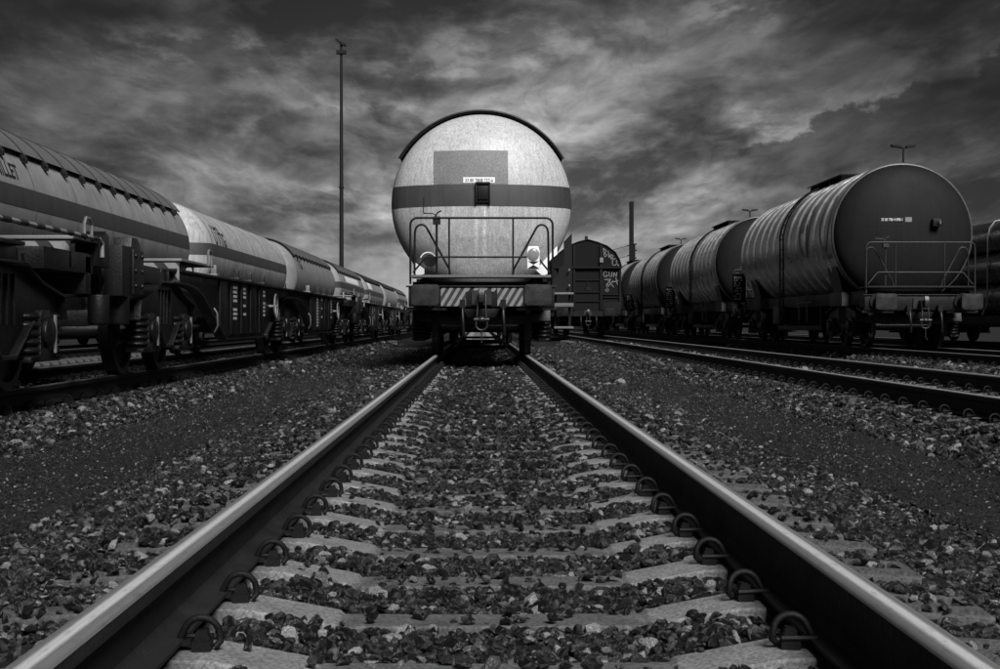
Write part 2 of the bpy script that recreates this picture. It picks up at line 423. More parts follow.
# ------------------------------------------------------------------ tracks
SP = .573
def rail_profile(x):
    h = .159
    half = [(.0,0),(.020,-.0005),(.0285,-.003),(.033,-.008),(.035,-.016),(.0355,-.040),(.024,-.048),(.0095,-.056),(.008,-.085),(.010,-.128),(.030,-.143),(.070,-.150),(.070,-.159)]
    pr = [(x+a, b) for a, b in half] + [(x-a, b) for a, b in half[::-1] if a > 0]
    return pr
def sleeper_mesh():
    # stations along the sleeper: (x, top z, half width at top)
    st = [(-1.26,-.200,.100),(-.93,-.178,.110),(-.62,-.174,.108),(-.40,-.214,.102),(-.385,-.222,.084),(0,-.224,.082)]
    st += [(-a, b, c) for a, b, c in st[:-1][::-1]]
    mb = MB(); vs = []; fs = []
    for x, z, w in st:
        ch = .006
        vs += [(x,-w-.012,z-.13),(x,-w,z-ch),(x,-w+ch,z),(x,w-ch,z),(x,w,z-ch),(x,w+.012,z-.13)]
    for i in range(len(st)-1):
        for j in range(5): fs.append((i*6+j, i*6+j+1, (i+1)*6+j+1, (i+1)*6+j))
    fs += [tuple(range(6)), tuple(range((len(st)-1)*6, len(st)*6))]
    mb.add(vs, fs)
    return mb
def end_rim(mb, s):
    # raised border round the recess on the sleeper end
    def zt(x): return -.176 - (abs(x)-.93)*.0606
    w0, w1 = .088, .060
    def bar(p, q, h=.012):
        (xa0,xa1),(ya0,ya1) = p, q
        vs = []
        for x, y in ((xa0,ya0),(xa1,ya0),(xa1,ya1),(xa0,ya1)): vs.append((s*x,y,zt(x)-.004))
        for x, y in ((xa0,ya0),(xa1,ya0),(xa1,ya1),(xa0,ya1)): vs.append((s*x,y,zt(x)+h))
        mb.add(vs, [(0,3,2,1),(4,5,6,7),(0,1,5,4),(1,2,6,5),(2,3,7,6),(3,0,4,7)])
    bar((.90,1.235),(-w0,-w1)); bar((.90,1.235),(w1,w0)); bar((1.203,1.235),(-w1,w1))
def clip_mesh():
    mb = MB()
    # spring bow: a ring standing across the rail foot
    pts = [(.066,-.004,-.148),(.058,0,-.128)] + [(.0+.052*math.cos(R(a)), .010*math.sin(R(a)), -.128+.050*math.sin(R(a))) for a in range(20, 181, 20)] + [(-.055,.004,-.150),(-.04,.012,-.165)]
    mb.tube(pts, .0110, 8)
    mb.tube([(-.03,-.032,-.142),(.075,-.030,-.140)], .009, 6)
    mb.box(-.030,.026,-.034,.034,-.180,-.146)
    mb.prism([(-.026,-.148),(.022,-.148),(.014,-.118),(-.016,-.112)], 'y', -.022, .022)
    mb.box(.030,.078,-.020,.020,-.160,-.144)
    return mb
sleeper_me = sleeper_mesh(); end_rim(sleeper_me, 1); end_rim(sleeper_me, -1)
_slp = sleeper_me.build('sleeper', 'sleeper', angle=12); _clip = clip_mesh().build('rail_clip', 'clip', angle=50)
for o in (_slp, _clip): C.objects.unlink(o)
CLIPX = [(-.7535+.108, -1), (.7535-.108, 1), (-.7535-.108, 1), (.7535+.108, -1)]   # x, facing of the toe
def make_track(x, y_first, n_sleepers, y_joined, label, clips_as_parts, span=(-8, 320)):
    t = empty('railway_track', (x,0,0), label, 'railway track', 'parallel tracks of the yard')
    for s in (-1, 1):
        mb = MB(); mb.prism(rail_profile(s*.7535), 'y', *span)
        r = mb.build('rail', 'rail', t, angle=25)
        half = [(.0305,-.0052),(.0275,-.0022),(.020,-.0002),(.0,.0006)]
        pr = [(s*.7535+a, b) for a, b in half] + [(s*.7535-a, b) for a, b in half[::-1][1:]]
        # polished band, wrapped a little further down on the gauge side
        g = -s
        pr = ([(s*.7535-s*.0350,-.013),(s*.7535-s*.0332,-.0072)] + [(s*.7535-s*a, b) for a, b in half] + [(s*.7535+s*a, b) for a, b in half[::-1][1:]])
        mb = MB(); nn = len(pr)
        pr2 = [(a + (.0008 if a > s*.7535 else -.0008), b+.0008) for a, b in pr]
        mb.add([(a,span[0],b) for a,b in pr2]+[(a,span[1],b) for a,b in pr2], [(i,i+1,nn+i+1,nn+i) for i in range(nn-1)])
        mb.build('running_surface', 'railtop', r, angle=60)
    rnd = random.Random(int(x*10)+3)
    loose = []
    for i in range(n_sleepers):
        o = bpy.data.objects.new('sleeper', _slp.data); C.objects.link(o); o.parent = t
        y = y_first + SP*i
        o.location = (rnd.uniform(-.006,.006), y + rnd.uniform(-.008,.008), rnd.uniform(-.003,.001)); o.rotation_euler = (0,0,rnd.uniform(-.006,.006))
        if clips_as_parts and i < 72:
            for cx, f in CLIPX:
                c = bpy.data.objects.new('rail_clip', _clip.data); C.objects.link(c); c.parent = o
                c.location = (cx, 0, 0)
                # the toe must point to the rail foot
                want = 1 if (abs(cx) < .7535) == (cx > 0) else -1
                c.rotation_euler = (0, 0, rnd.uniform(-.12,.12) + (0 if want > 0 else PI)); c.scale = (.74,.74,.74); c.location = (cx, 0, -.044)
        else: loose.append(y)
    y = y_first + SP*n_sleepers
    far = []
    while y < y_joined: far.append(y); y += SP
    me0 = _slp.data; 
    def joined(name, src, places, m, k_=1.0, dz=0.0):
        v0 = np.empty(len(src.vertices)*3, 'f'); src.vertices.foreach_get('co', v0); v0 = v0.reshape(-1,3)
        fs0 = [tuple(p.vertices) for p in src.polygons]; vs = []; fs = []
        for (px, py, rot) in places:
            o = len(vs); c = -1 if rot else 1
            vs += [(a*c*k_+px, b*c*k_+py, d*k_+dz) for a, b, d in v0.tolist()]; fs += [tuple(i+o for i in f) for f in fs0]
        me = bpy.data.meshes.new(name); me.from_pydata(vs, [], fs); me.materials.append(M[m])
        ob = bpy.data.objects.new(name, me); C.objects.link(ob); ob.parent = t; ob['kind'] = 'stuff'
    if far: joined('sleeper_row', me0, [(0,y,0) for y in far], 'sleeper')
    pl = [(cx, y, 0 if ((abs(cx) < .7535) == (cx > 0)) else 1) for y in (loose+far) if y < 70 for cx, f in CLIPX]
    if pl: joined('rail_clip_row', _clip.data, pl, 'clip', .70, -.050)
    return t
make_track(0, 2.13, 72, 120, 'nearest track running straight away under the central tank wagon', True)
make_track(-4.55, 8.2, 62, 60, 'rusty track beneath the low dark flat wagons on the left', False)
make_track(4.45, 8.2, 62, 60, 'empty track right of the nearest track, leading to the covered wagon', False)
make_track(-9.1, 20, 20, 40, 'far left track beneath the row of pale tank wagons', False)
make_track(9.1, 20, 40, 48, 'track beneath the row of dark tank wagons on the right', False)
make_track(13.7, 30, 20, 44, 'farthest right track beneath the wagon loaded with pipes', False)

# ------------------------------------------------------------------ ballast stones (geometry nodes on point clouds)
def stone_tree():
    ng = bpy.data.node_groups.new('scatter_stones', 'GeometryNodeTree')
    ng.interface.new_socket('Geometry', in_out='INPUT', socket_type='NodeSocketGeometry')
    ng.interface.new_socket('Geometry', in_out='OUTPUT', socket_type='NodeSocketGeometry')
    N, L = ng.nodes, ng.links
    gi = N.new('NodeGroupInput'); go = N.new('NodeGroupOutput')
    join = N.new('GeometryNodeJoinGeometry')
    for kk in range(8):
        ico = N.new('GeometryNodeMeshIcoSphere'); ico.inputs['Radius'].default_value = 1; ico.inputs['Subdivisions'].default_value = 1 if kk < 3 else 2
        sp = N.new('GeometryNodeSetPosition')
        rv = N.new('FunctionNodeRandomValue'); rv.data_type = 'FLOAT_VECTOR'
        a = .45 if kk < 3 else .34
        rv.inputs[0].default_value = (-a,-a,-a); rv.inputs[1].default_value = (a,a,a); rv.inputs['Seed'].default_value = kk*13+1
        hull = N.new('GeometryNodeConvexHull'); tr = N.new('GeometryNodeTransform')
        tr.inputs['Scale'].default_value = (1.0, .62+.05*kk, .48+.045*((kk*3) % 5))
        sm = N.new('GeometryNodeSetMaterial'); sm.inputs['Material'].default_value = M['stone']
        g2 = N.new('GeometryNodeGeometryToInstance')
        L.new(ico.outputs['Mesh'], sp.inputs['Geometry']); L.new(rv.outputs[0], sp.inputs['Offset'])
        L.new(sp.outputs[0], hull.inputs[0]); L.new(hull.outputs[0], tr.inputs[0]); L.new(tr.outputs[0], sm.inputs[0])
        L.new(sm.outputs[0], g2.inputs[0]); L.new(g2.outputs[0], join.inputs[0])
    iop = N.new('GeometryNodeInstanceOnPoints'); iop.inputs['Pick Instance'].default_value = True
    ri = N.new('FunctionNodeRandomValue'); ri.data_type = 'INT'
    ii = [s for s in ri.inputs if s.type == 'INT' and s.name in ('Min','Max')]
    ii[0].default_value = 0; ii[1].default_value = 7
    L.new([s for s in ri.outputs if s.type == 'INT'][0], iop.inputs['Instance Index'])
    ro = N.new('GeometryNodeInputNamedAttribute'); ro.data_type = 'FLOAT_VECTOR'; ro.inputs['Name'].default_value = 'turn'
    e2r = N.new('FunctionNodeEulerToRotation'); L.new(ro.outputs[0], e2r.inputs[0]); L.new(e2r.outputs[0], iop.inputs['Rotation'])
    na = N.new('GeometryNodeInputNamedAttribute'); na.data_type = 'FLOAT'; na.inputs['Name'].default_value = 'size'
    L.new(na.outputs[0], iop.inputs['Scale'])
    L.new(gi.outputs[0], iop.inputs['Points']); L.new(join.outputs[0], iop.inputs['Instance']); L.new(iop.outputs[0], go.inputs[0])
    return ng
STONES = stone_tree()
def bed_z(ax):
    return np.where(ax < .36, -.248, np.where(ax < 1.35, np.where(ax < .5, -.248+(ax-.36)*.28, -.209-(ax-.5)*.03), np.where(ax < 1.85, -.245-(ax-1.35)*.08, -.285-(ax-1.85)*.4)))
def stones(name, xt, xr, yr, dens, size, y_sl, seed, lift=.0, zfix=None):
    g = np.random.default_rng(seed)
    n = int((xr[1]-xr[0])*(yr[1]-yr[0])*dens)
    x = g.uniform(xr[0], xr[1], n); y = g.uniform(yr[0], yr[1], n)
    keep = (x+.038 > -.332*y-.8) & (x+.038 < .362*y+.8)
    lx = x - xt
    if y_sl is not None:
        ax = np.abs(lx)
        keep &= ~(np.abs(ax-.7535) < .085)                      # rail feet
        ph = np.abs((y - y_sl + SP/2) % SP - SP/2)
        hw = np.where(ax < .39, .085, .106)
        hit = (ph < hw) & (ax < 1.27)
        side = xt != 0
        mid = np.clip((y-4)/14, .05, .75); end = np.where(lx < 0, .62, np.clip((y-5)/12, .08, .8))
        few = g.random(n) < (np.where((ax > .5) & (ax < .95), .25, .95) if side else np.where(ax < .39, mid, np.where(ax > .92, end, .02)))
        keep &= ~(hit & ~few)
        clip = (ph < .13) & (np.abs(ax-.7535) < .19)
        keep &= ~clip
        near = (ph < hw+.03) & (ax < 1.27)
        z = bed_z(ax) + g.uniform(-.012, .020, n) + np.where(hit & few, np.where(ax < .5, .030, .045), 0)
        # shoulders thin out to the path
        keep &= (g.random(n) < np.clip(((1.78 if xt else 1.92)-ax)/.26, 0, 1))
    else:
        z = np.full(n, zfix) + g.uniform(-.004, .004, n)
    x, y, z = x[keep], y[keep], z[keep]; n = len(x)
    sz = size*np.exp(g.normal(0, .28, n))
    me = bpy.data.meshes.new(name); me.vertices.add(n)
    me.vertices.foreach_set('co', np.stack([x,y,z],1).astype('f').ravel())
    at = me.attributes.new('size', 'FLOAT', 'POINT'); at.data.foreach_set('value', sz.astype('f'))
    tn = np.stack([g.normal(0,.5,n), g.normal(0,.5,n), g.uniform(0,6.28,n)],1)
    at = me.attributes.new('turn', 'FLOAT_VECTOR', 'POINT'); at.data.foreach_set('vector', tn.astype('f').ravel())
    o = bpy.data.objects.new(name, me); C.objects.link(o)
    md = o.modifiers.new('scatter', 'NODES'); md.node_group = STONES
    me.materials.append(M['stone'])
    return o, n
tot = 0
for args, lab in [
    (('ballast_stones', 0, (-2.1,2.1), (2.3,9.0), 3600, .0135, 2.13, 1), 'coarse dark ballast stones filling the near part of the nearest track'),
    (('ballast_stones', 0, (-2.1,2.1), (9.0,20.0), 1500, .0185, 2.13, 2), 'coarse dark ballast stones along the nearest track in front of the wagon'),
    (('ballast_stones', 0, (-2.1,2.1), (20.0,48.0), 200, .036, 2.13, 3), 'ballast stones beneath and beyond the central tank wagon'),
    (('ballast_stones', -4.55, (-6.6,-2.5), (7.0,22.0), 900, .0205, 8.2, 4), 'ballast stones around the track of the low flat wagons on the left'),
    (('ballast_stones', -4.55, (-6.6,-2.5), (22.0,55.0), 110, .044, 8.2, 5), 'far ballast stones along the track of the low flat wagons'),
    (('ballast_stones', 4.45, (2.4,6.5), (6.5,22.0), 900, .0205, 8.2, 6), 'ballast stones around the empty track on the right'),
    (('ballast_stones', 4.45, (2.4,6.5), (22.0,55.0), 110, .044, 8.2, 7), 'far ballast stones along the empty track on the right'),
    (('ballast_stones', 9.1, (7.1,11.1), (20.0,48.0), 90, .044, 20, 8), 'ballast stones around the track of the dark tank wagons'),
    (('path_grit', 0, (1.7,2.95), (22.0,50.0), 260, .014, None, 11, 0, -.274), 'far dark grit on the footpath right of the nearest track'),
    (('path_grit', 0, (-2.95,-1.7), (22.0,50.0), 260, .014, None, 12, 0, -.274), 'far dark grit on the footpath left of the nearest track'),
    (('path_grit', 0, (1.7,2.9), (4.5,22.0), 900, .0055, None, 9, 0, -.272), 'fine dark grit on the footpath right of the nearest track'),
    (('path_grit', 0, (-2.9,-1.7), (4.5,22.0), 900, .0055, None, 10, 0, -.272), 'fine dark grit on the footpath left of the nearest track'),
]:
    o, n = stones(*args); tot += n; tag(o, lab, 'ballast' if 'ballast' in o.name else 'grit', kind='stuff')
print('stones', tot)

# ------------------------------------------------------------------ bogie
def lathe_wheel(mb, x, s):
    # s=+1: flange on the -x side of a wheel on the +x side
    prof = [(.09,-.07),(.10,-.07),(.17,-.035),(.36,-.02),(.39,-.0675),(.455,-.0675),(.488,-.050),(.490,-.040),(.463,-.028),(.458,.0),(.455,.0675),(.39,.0675),(.37,.02),(.17,.005),(.12,.06),(.09,.06)]
    mb.lathe([(r, x + s*t) for r, t in prof], 'x', (0,0,.46), 40, cap=False)
def coil_profile(z0, z1, r, turns, wire):
    pr = []; n = turns*8
    for i in range(n+1):
        t = i/n; pr.append((r + wire*.9*abs(math.sin(PI*turns*t))-wire*.5, z0+(z1-z0)*t))
    return pr
def make_bogie():
    mb = MB()
    pol = [(-1.48,.56),(-1.42,.74),(-.78,.84),(-.42,.96),(.42,.96),(.78,.84),(1.42,.74),(1.48,.56),(1.30,.60),(.66,.60),(.50,.50),(.16,.30),(-.16,.30),(-.50,.50),(-.66,.60),(-1.30,.60)]
    for s in (-1, 1):
        mb.prism(pol, 'x', s*.98, s*1.06)
        fl = [(-1.48,.56),(-1.42,.74),(-.78,.84),(-.42,.96),(.42,.96),(.78,.84),(1.42,.74),(1.48,.56)]
        for (a, b) in zip(fl[:-1], fl[1:]):
            mb.prism([a, b, (b[0], b[1]+.025), (a[0], a[1]+.025)], 'x', s*.93, s*1.13)
        vv = [(-.66,.60),(-.50,.50),(-.16,.30),(.16,.30),(.50,.50),(.66,.60)]
        for (a, b) in zip(vv[:-1], vv[1:]):
            mb.prism([a, b, (b[0], b[1]-.03), (a[0], a[1]-.03)], 'x', s*.94, s*1.12)
        for yy in (-.25,-.08,.08,.25): mb.box(s*1.06-.004, s*1.06+.02 if s > 0 else s*1.06-.02, yy-.012, yy+.012, .52, .90)
    mb.box(-.98,.98,-.22,.22,.55,.88)
    for y in (-1.46, 1.38): mb.prism([(-1.0,.70),(-.5,.66),(.5,.66),(1.0,.70),(1.0,.56),(.55,.50),(-.55,.50),(-1.0,.56)], 'y', y, y+.08)
    for s in (-1, 1):
        for e in (-1, 1):
            mb.box(s*.76-.05, s*.76+.05, e*.9-.55-.045 if e < 0 else e*.9+.51, e*.9-.51 if e < 0 else e*.9+.555, .28, .62)   # brake blocks
    f = mb.build('bogie', 'bogie', bevel=.008)
    mb = MB(); lathe_wheel(mb, .75, 1); lathe_wheel(mb, -.75, -1)
    mb.lathe([(.08,-1.05),(.08,-.85),(.09,-.82),(.085,0),(.09,.82),(.08,.85),(.08,1.05)], 'x', (0,0,.46), 16)
    w = mb.build('wheelset', 'tyre', f, (0,-.9,0), angle=30)
    w2 = w.copy(); C.objects.link(w2); w2.location = (0,.9,0)
    mb = MB(); mb.lathe(coil_profile(.29,.62,.115,5,.034), 'z', (0,0,0), 18)
    mb.lathe([(.13,.255),(.14,.265),(.14,.285),(.05,.29)], 'z', (0,0,0), 18)
    sp = mb.build('coil_spring', 'bogie', f, angle=75)
    first = True
    for s in (-1, 1):
        for e in (-.9, .9):
            for d in (-.27, .27):
                o = sp if first else sp.copy()
                if not first: C.objects.link(o)
                first = False; o.location = (s*1.02, e+d, 0)
    mb = MB(); mb.prism([(-.15,.30),(-.15,.58),(-.10,.64),(.10,.64),(.15,.58),(.15,.30),(.40,.275),(.40,.235),(-.40,.235),(-.40,.275)], 'x', -.09, .09)
    mb.lathe([(.12,.09),(.125,.12),(.10,.14),(.02,.145)], 'x', (0,0,.46), 16)
    ax = mb.build('axle_box', 'bogie', f, bevel=.006)
    mb = MB(); mb.box(.100,.118,-.135,-.105,.30,.62); mb.box(.100,.118,.105,.135,.30,.62)
    first = True
    for s in (-1, 1):
        for e in (-.9, .9):
            o = ax if first else ax.copy()
            if not first: C.objects.link(o)
            first = False; o.location = (s*1.03, e, 0); o.rotation_euler = (0,0,0 if s > 0 else PI)
    mb = MB()
    for s in (-1, 1):
        for e in (-.9, .9): mb.box(s*1.155-.01, s*1.155+.01, e+.115, e+.145, .30, .60)
    mb.build('wear_plate', 'galv', f)
    return f
BOGIE = make_bogie()
_bog_src = BOGIE
def add_bogie(parent, y):
    global BOGIE
    if BOGIE.parent is None and not BOGIE.get('used'):
        BOGIE['used'] = 1; BOGIE.parent = parent; BOGIE.location = (0,y,0); del BOGIE['used']; BOGIE_USED.append(1); return BOGIE
    return copy_tree(_bog_src, parent, (0,y,0))
BOGIE_USED = []

# ------------------------------------------------------------------ wagon end: buffers, rails, platform, coupling
def buffer_pair(parent, y, d, bright=False, head='frame'):
    """y = buffer face; d = +1 if the wagon extends toward +y"""
    for s in (-1, 1):
        mb = MB(); mb.lathe([(.085, y+d*.05),(.085, y+d*.30),(.115, y+d*.30),(.125, y+d*.58),(.19, y+d*.58),(.19, y+d*.63)], 'y', (s*.875,0,.965), 20)
        b = mb.build('buffer', 'frame', parent, angle=35)
        # rounded rectangular plate, slightly domed
        w, h, rr = .225, .165, .055
        pts = []
        for cx, cz, a0 in ((w-rr,h-rr,0),(-w+rr,h-rr,90),(-w+rr,-h+rr,180),(w-rr,-h+rr,270)):
            for i in range(6): a = R(a0+18*i); pts.append((cx+rr*math.cos(a), cz+rr*math.sin(a)))
        mb = MB(); vs = []; fs = []
        rings = [(1.0, .055), (1.0, .022), (.95, .008), (.6, .002), (.25, 0)]
        for f, yy in rings: vs += [(s*.875+p[0]*f, y+d*yy, .965+p[1]*f) for p in pts]
        n = len(pts)
        for i in range(len(rings)-1):
            for j in range(n): fs.append((i*n+j, i*n+(j+1) % n, (i+1)*n+(j+1) % n, (i+1)*n+j))
        fs += [tuple(range(n)), tuple(range((len(rings)-1)*n, len(rings)*n))]
        mb.add(vs, fs); mb.build('buffer_head', head, b, angle=40)
def coupling(parent, y, d):
    mb = MB()
    mb.box(-.16,.16,y+d*.62-.02,y+d*.62+.02,.82,1.05)
    mb.prism([(-.05,.88),(.05,.88),(.05,1.0),(-.05,1.0)], 'y', y+d*.35, y+d*.62)
    mb.prism([(y+d*.36,.84),(y+d*.20,.86),(y+d*.16,.98),(y+d*.22,1.08),(y+d*.27,1.07),(y+d*.25,.97),(y+d*.36,.98)], 'x', -.04, .04)
    for s in (-1, 1): mb.tube([(s*.065,y+d*.36,.99),(s*.065,y+d*.30,.78),(s*.075,y+d*.29,.60)], .015, 8)
    mb.tube([(-.12,y+d*.29,.585),(.12,y+d*.29,.585)], .032, 10)
    mb.lathe([(.03,-.05),(.045,-.03),(.045,.03),(.03,.05)], 'x', (0,y+d*.29,.585), 12)
    mb.tube([(-.085,y+d*.29,.585),(-.09,y+d*.29,.48),(-.05,y+d*.29,.43),(0,y+d*.29,.42)], .016, 8)
    mb.tube([(.085,y+d*.29,.585),(.09,y+d*.29,.48),(.05,y+d*.29,.43),(0,y+d*.29,.42)], .016, 8)
    mb.tube([(0,y+d*.29,.42),(0,y+d*.29,.22)], .011, 6)
    mb.build('screw_coupling', 'grease', parent, angle=50)
    for x in (-.30, .34):
        mb = MB(); mb.tube([(x,y+d*.60,.86),(x,y+d*.45,.84),(x,y+d*.34,.70),(x+.01,y+d*.32,.50),(x+.02,y+d*.36,.34)], .027, 8)
        mb.box(x-.045,x+.045,y+d*.44-.05,y+d*.44+.05,.77,.90)
        mb.build('brake_hose', 'bogie', parent, angle=50)
def end_gear(parent, rail='black', hazard=True, plat='grating', head='frame', posts=True):
    """camera-facing end: buffer faces at y=0"""
    buffer_pair(parent, 0, 1, head=head); coupling(parent, 0, 1)
    mb = MB(); mb.box(-1.16,1.16,.63,.78,.79,1.10); mb.box(-1.20,1.20,.60,.63,1.10,1.125)
    mb.box(-1.10,1.10,.78,1.3,.86,1.19)
    mb.prism([(-.30,.76),(.30,.76),(.22,.62),(-.22,.62)], 'y', .66, .76)
    mb.box(-1.2,-.55,.66,.80,.735,.785); mb.box(.55,1.2,.66,.80,.735,.785)
    mb.build('headstock', 'frame', parent, bevel=.006)
    if hazard:
        mb = MB()
        stripes(mb, -.645, -.25, .80, 1.085, .612, .626, .060, .058, .17, .02)
        stripes(mb, -.25, .25, 1.03, 1.085, .612, .626, .07, .07, .04, 0)
        stripes(mb, .25, .655, .80, 1.085, .612, .626, .060, .058, .17, .0)
        mb.build('hazard_stripes', 'hwhite', parent)
        for xa, xb in ((-.65,-.25),(.25,.66)):
            mb = MB(); mb.box(xa,xb,.6265,.6290,.80,1.09); mb.build('hazard_board', 'hblack', parent)
    mb = MB(); mb.box(-1.12,1.10,.58,1.22,1.255,1.295); mb.build('platform', plat, parent, bevel=.004)
    # outer hoop
    def hoop(y, top, w, r):
        pts = [(-w,y,1.15)] + [(-w,y,z) for z in (1.5,1.9)] + [(-w+.11-.11*math.cos(R(a)), y, top-.11+.11*math.sin(R(a))) for a in range(0,91,15)]
        pts += [(w-.11+.11*math.sin(R(a)), y, top-.11+.11*math.cos(R(a))) for a in range(0,91,15)] + [(w,y,1.9),(w,y,1.5),(w,y,1.15)]
        return pts
    mb = MB(); mb.tube(hoop(.64, 2.2, 1.13, .1), .0175, 8)
    mb.tube([(-1.09,.66,1.33),(-.90,.66,1.565),(-.86,.66,1.58),(.86,.66,1.58),(.90,.66,1.565),(1.09,.66,1.33)], .015, 8)
    for x in (-.515, .50): mb.tube([(x,.65,1.25),(x,.65,2.2)], .0145, 8)
    mb.build('handrail', rail, parent, angle=60)
    for s in (-1, 1):
        mb = MB()
        pts = [(s*1.075,.90,1.27),(s*1.075,.90,1.6),(s*1.07,.90,1.98)] + [(s*(.965+.10*math.cos(R(a))), .90, 2.0+.11*math.sin(R(a))) for a in range(10,151,20)] + [(s*.52,.86,1.40),(s*.50,.86,1.30)]
        mb.tube(pts, .0175, 8); mb.build('grab_hoop', rail, parent, angle=60)
    mb = MB(); mb.tube([(-.715,.70,1.27),(-.715,.70,2.18)], .019, 8); mb.box(-.775,-.655,.64,.76,2.10,2.225)
    mb.tube([(-.74,.70,2.22),(-.70,.70,2.29),(-.64,.70,2.32)], .013, 6)
    mb.tube([(-.73,.70,2.25),(-.78,.70,2.275),(-.93,.70,2.28)], .010, 6)
    mb.build('brake_column', rail, parent, angle=50)

def far_gear(parent, L):
    buffer_pair(parent, L, -1); coupling(parent, L, -1)
    mb = MB(); mb.box(-1.16,1.16,L-.78,L-.63,.79,1.10); mb.box(-1.10,1.10,L-1.3,L-.78,.86,1.19); mb.build('headstock', 'frame', parent, bevel=.006)
    mb = MB(); mb.box(-1.12,1.12,L-1.22,L-.58,1.255,1.295); mb.build('platform', 'grating', parent)
    mb = MB(); w, y = 1.13, L-.64
    mb.tube([(-w,y,1.15),(-w,y,2.1),(-w+.1,y,2.2),(w-.1,y,2.2),(w,y,2.1),(w,y,1.15)], .0175, 6); mb.tube([(-w,y,1.6),(w,y,1.6)], .015, 6)
    mb.build('handrail', 'black', parent)

# ------------------------------------------------------------------ tanks
def tank_profile(Rr, y0, y1, d):
    pr = [(Rr*math.sin(t), y0 - d*math.cos(t)) for t in np.linspace(.02, PI/2, 22)]
    pr += [(Rr, y0+(y1-y0)*i/8) for i in range(1, 8)]
    pr += [(Rr*math.sin(t), y1 + d*math.cos(t)) for t in np.linspace(PI/2, .02, 22)]
    return pr
def dome_y(x, z, Rr, y0, d):
    q = max(0.0, 1-(x*x+z*z)/(Rr*Rr)); return y0 - d*math.sqrt(q)
def band(parent, name, m, Rr, cz, y0, y1, d, z0, z1, off=.005, both=True):
    """horizontal stripe round the domes and along both flanks"""
    Rr2, d2 = Rr+off, d+off; nz = 6; cols = []
    for side in ('loop',):
        for i in range(49):      # front dome
            cols.append(('f', -1+2*i/48))
        for i in range(9): cols.append(('r', i/8))
        for i in range(49): cols.append(('b', 1-2*i/48))
        for i in range(9): cols.append(('l', 1-i/8))
    vs = []; fs = []
    for kind, t in cols:
        for j in range(nz):
            z = z0+(z1-z0)*j/(nz-1)-cz; xm = math.sqrt(max(0, Rr2*Rr2-z*z))
            if kind == 'f': x = xm*math.sin(t*PI/2); y = dome_y(x, z, Rr2, y0, d2)
            elif kind == 'b': x = xm*math.sin(t*PI/2); y = y1 + d2*math.sqrt(max(0,1-(x*x+z*z)/(Rr2*Rr2)))
            elif kind == 'r': x = xm; y = y0+(y1-y0)*t
            else: x = -xm; y = y0+(y1-y0)*t
            vs.append((x, y, z+cz))
    nc = len(cols)
    for i in range(nc):
        for j in range(nz-1): fs.append((i*nz+j, ((i+1) % nc)*nz+j, ((i+1) % nc)*nz+j+1, i*nz+j+1))
    mb = MB(); mb.add(vs, fs); return mb.build(name, m, parent, angle=60)
def dome_patch(parent, name, m, Rr, cz, y0, d, x0, x1, z0, z1, off):
    n = 14; vs = []; fs = []
    for i in range(n+1):
        for j in range(n+1):
            x = x0+(x1-x0)*i/n; z = z0+(z1-z0)*j/n-cz; vs.append((x, dome_y(x, z, Rr+off, y0, d+off), z+cz))
    for i in range(n):
        for j in range(n): fs.append((i*(n+1)+j, (i+1)*(n+1)+j, (i+1)*(n+1)+j+1, i*(n+1)+j+1))
    mb = MB(); mb.add(vs, fs); return mb.build(name, m, parent)
def dome_text(parent, s, m, Rr, cz, y0, d, xc, z, size, off, name='lettering', sx=1.0):
    v, f, w = text_mesh(s, size); w *= sx
    vs = [(xc-w/2+a*sx, dome_y(xc-w/2+a*sx, z+b-cz, Rr+off, y0, d+off), z+b) for a, b in v]
    return flat_obj(name, vs, f, m, parent)
def side_text(parent, s, m, Rr, cz, y_start, z_mid, size, side, off=.008, name='lettering', sx=1.0):
    """lettering on the flank; side=+1 reads toward +y, side=-1 toward -y"""
    v, f, w = text_mesh(s, size); th0 = math.asin((z_mid-cz)/Rr); h = size*.7
    vs = []
    for a, b in v:
        th = th0 + (b-h/2)/Rr; vs.append((side*(Rr+off)*math.cos(th), y_start+side*a*sx, cz+(Rr+off)*math.sin(th)))
    return flat_obj(name, vs, f, m, parent)
def side_rect(parent, name, m, Rr, cz, ya, yb, za, zb, side, off=.006):
    t0, t1 = math.asin((za-cz)/Rr), math.asin((zb-cz)/Rr); n = 8; vs = []; fs = []
    for j in range(n+1):
        t = t0+(t1-t0)*j/n
        for y in (ya, yb): vs.append((side*(Rr+off)*math.cos(t), y, cz+(Rr+off)*math.sin(t)))
    for j in range(n): fs.append((j*2, j*2+1, j*2+3, j*2+2))
    return flat_obj(name, vs, fs, m, parent)

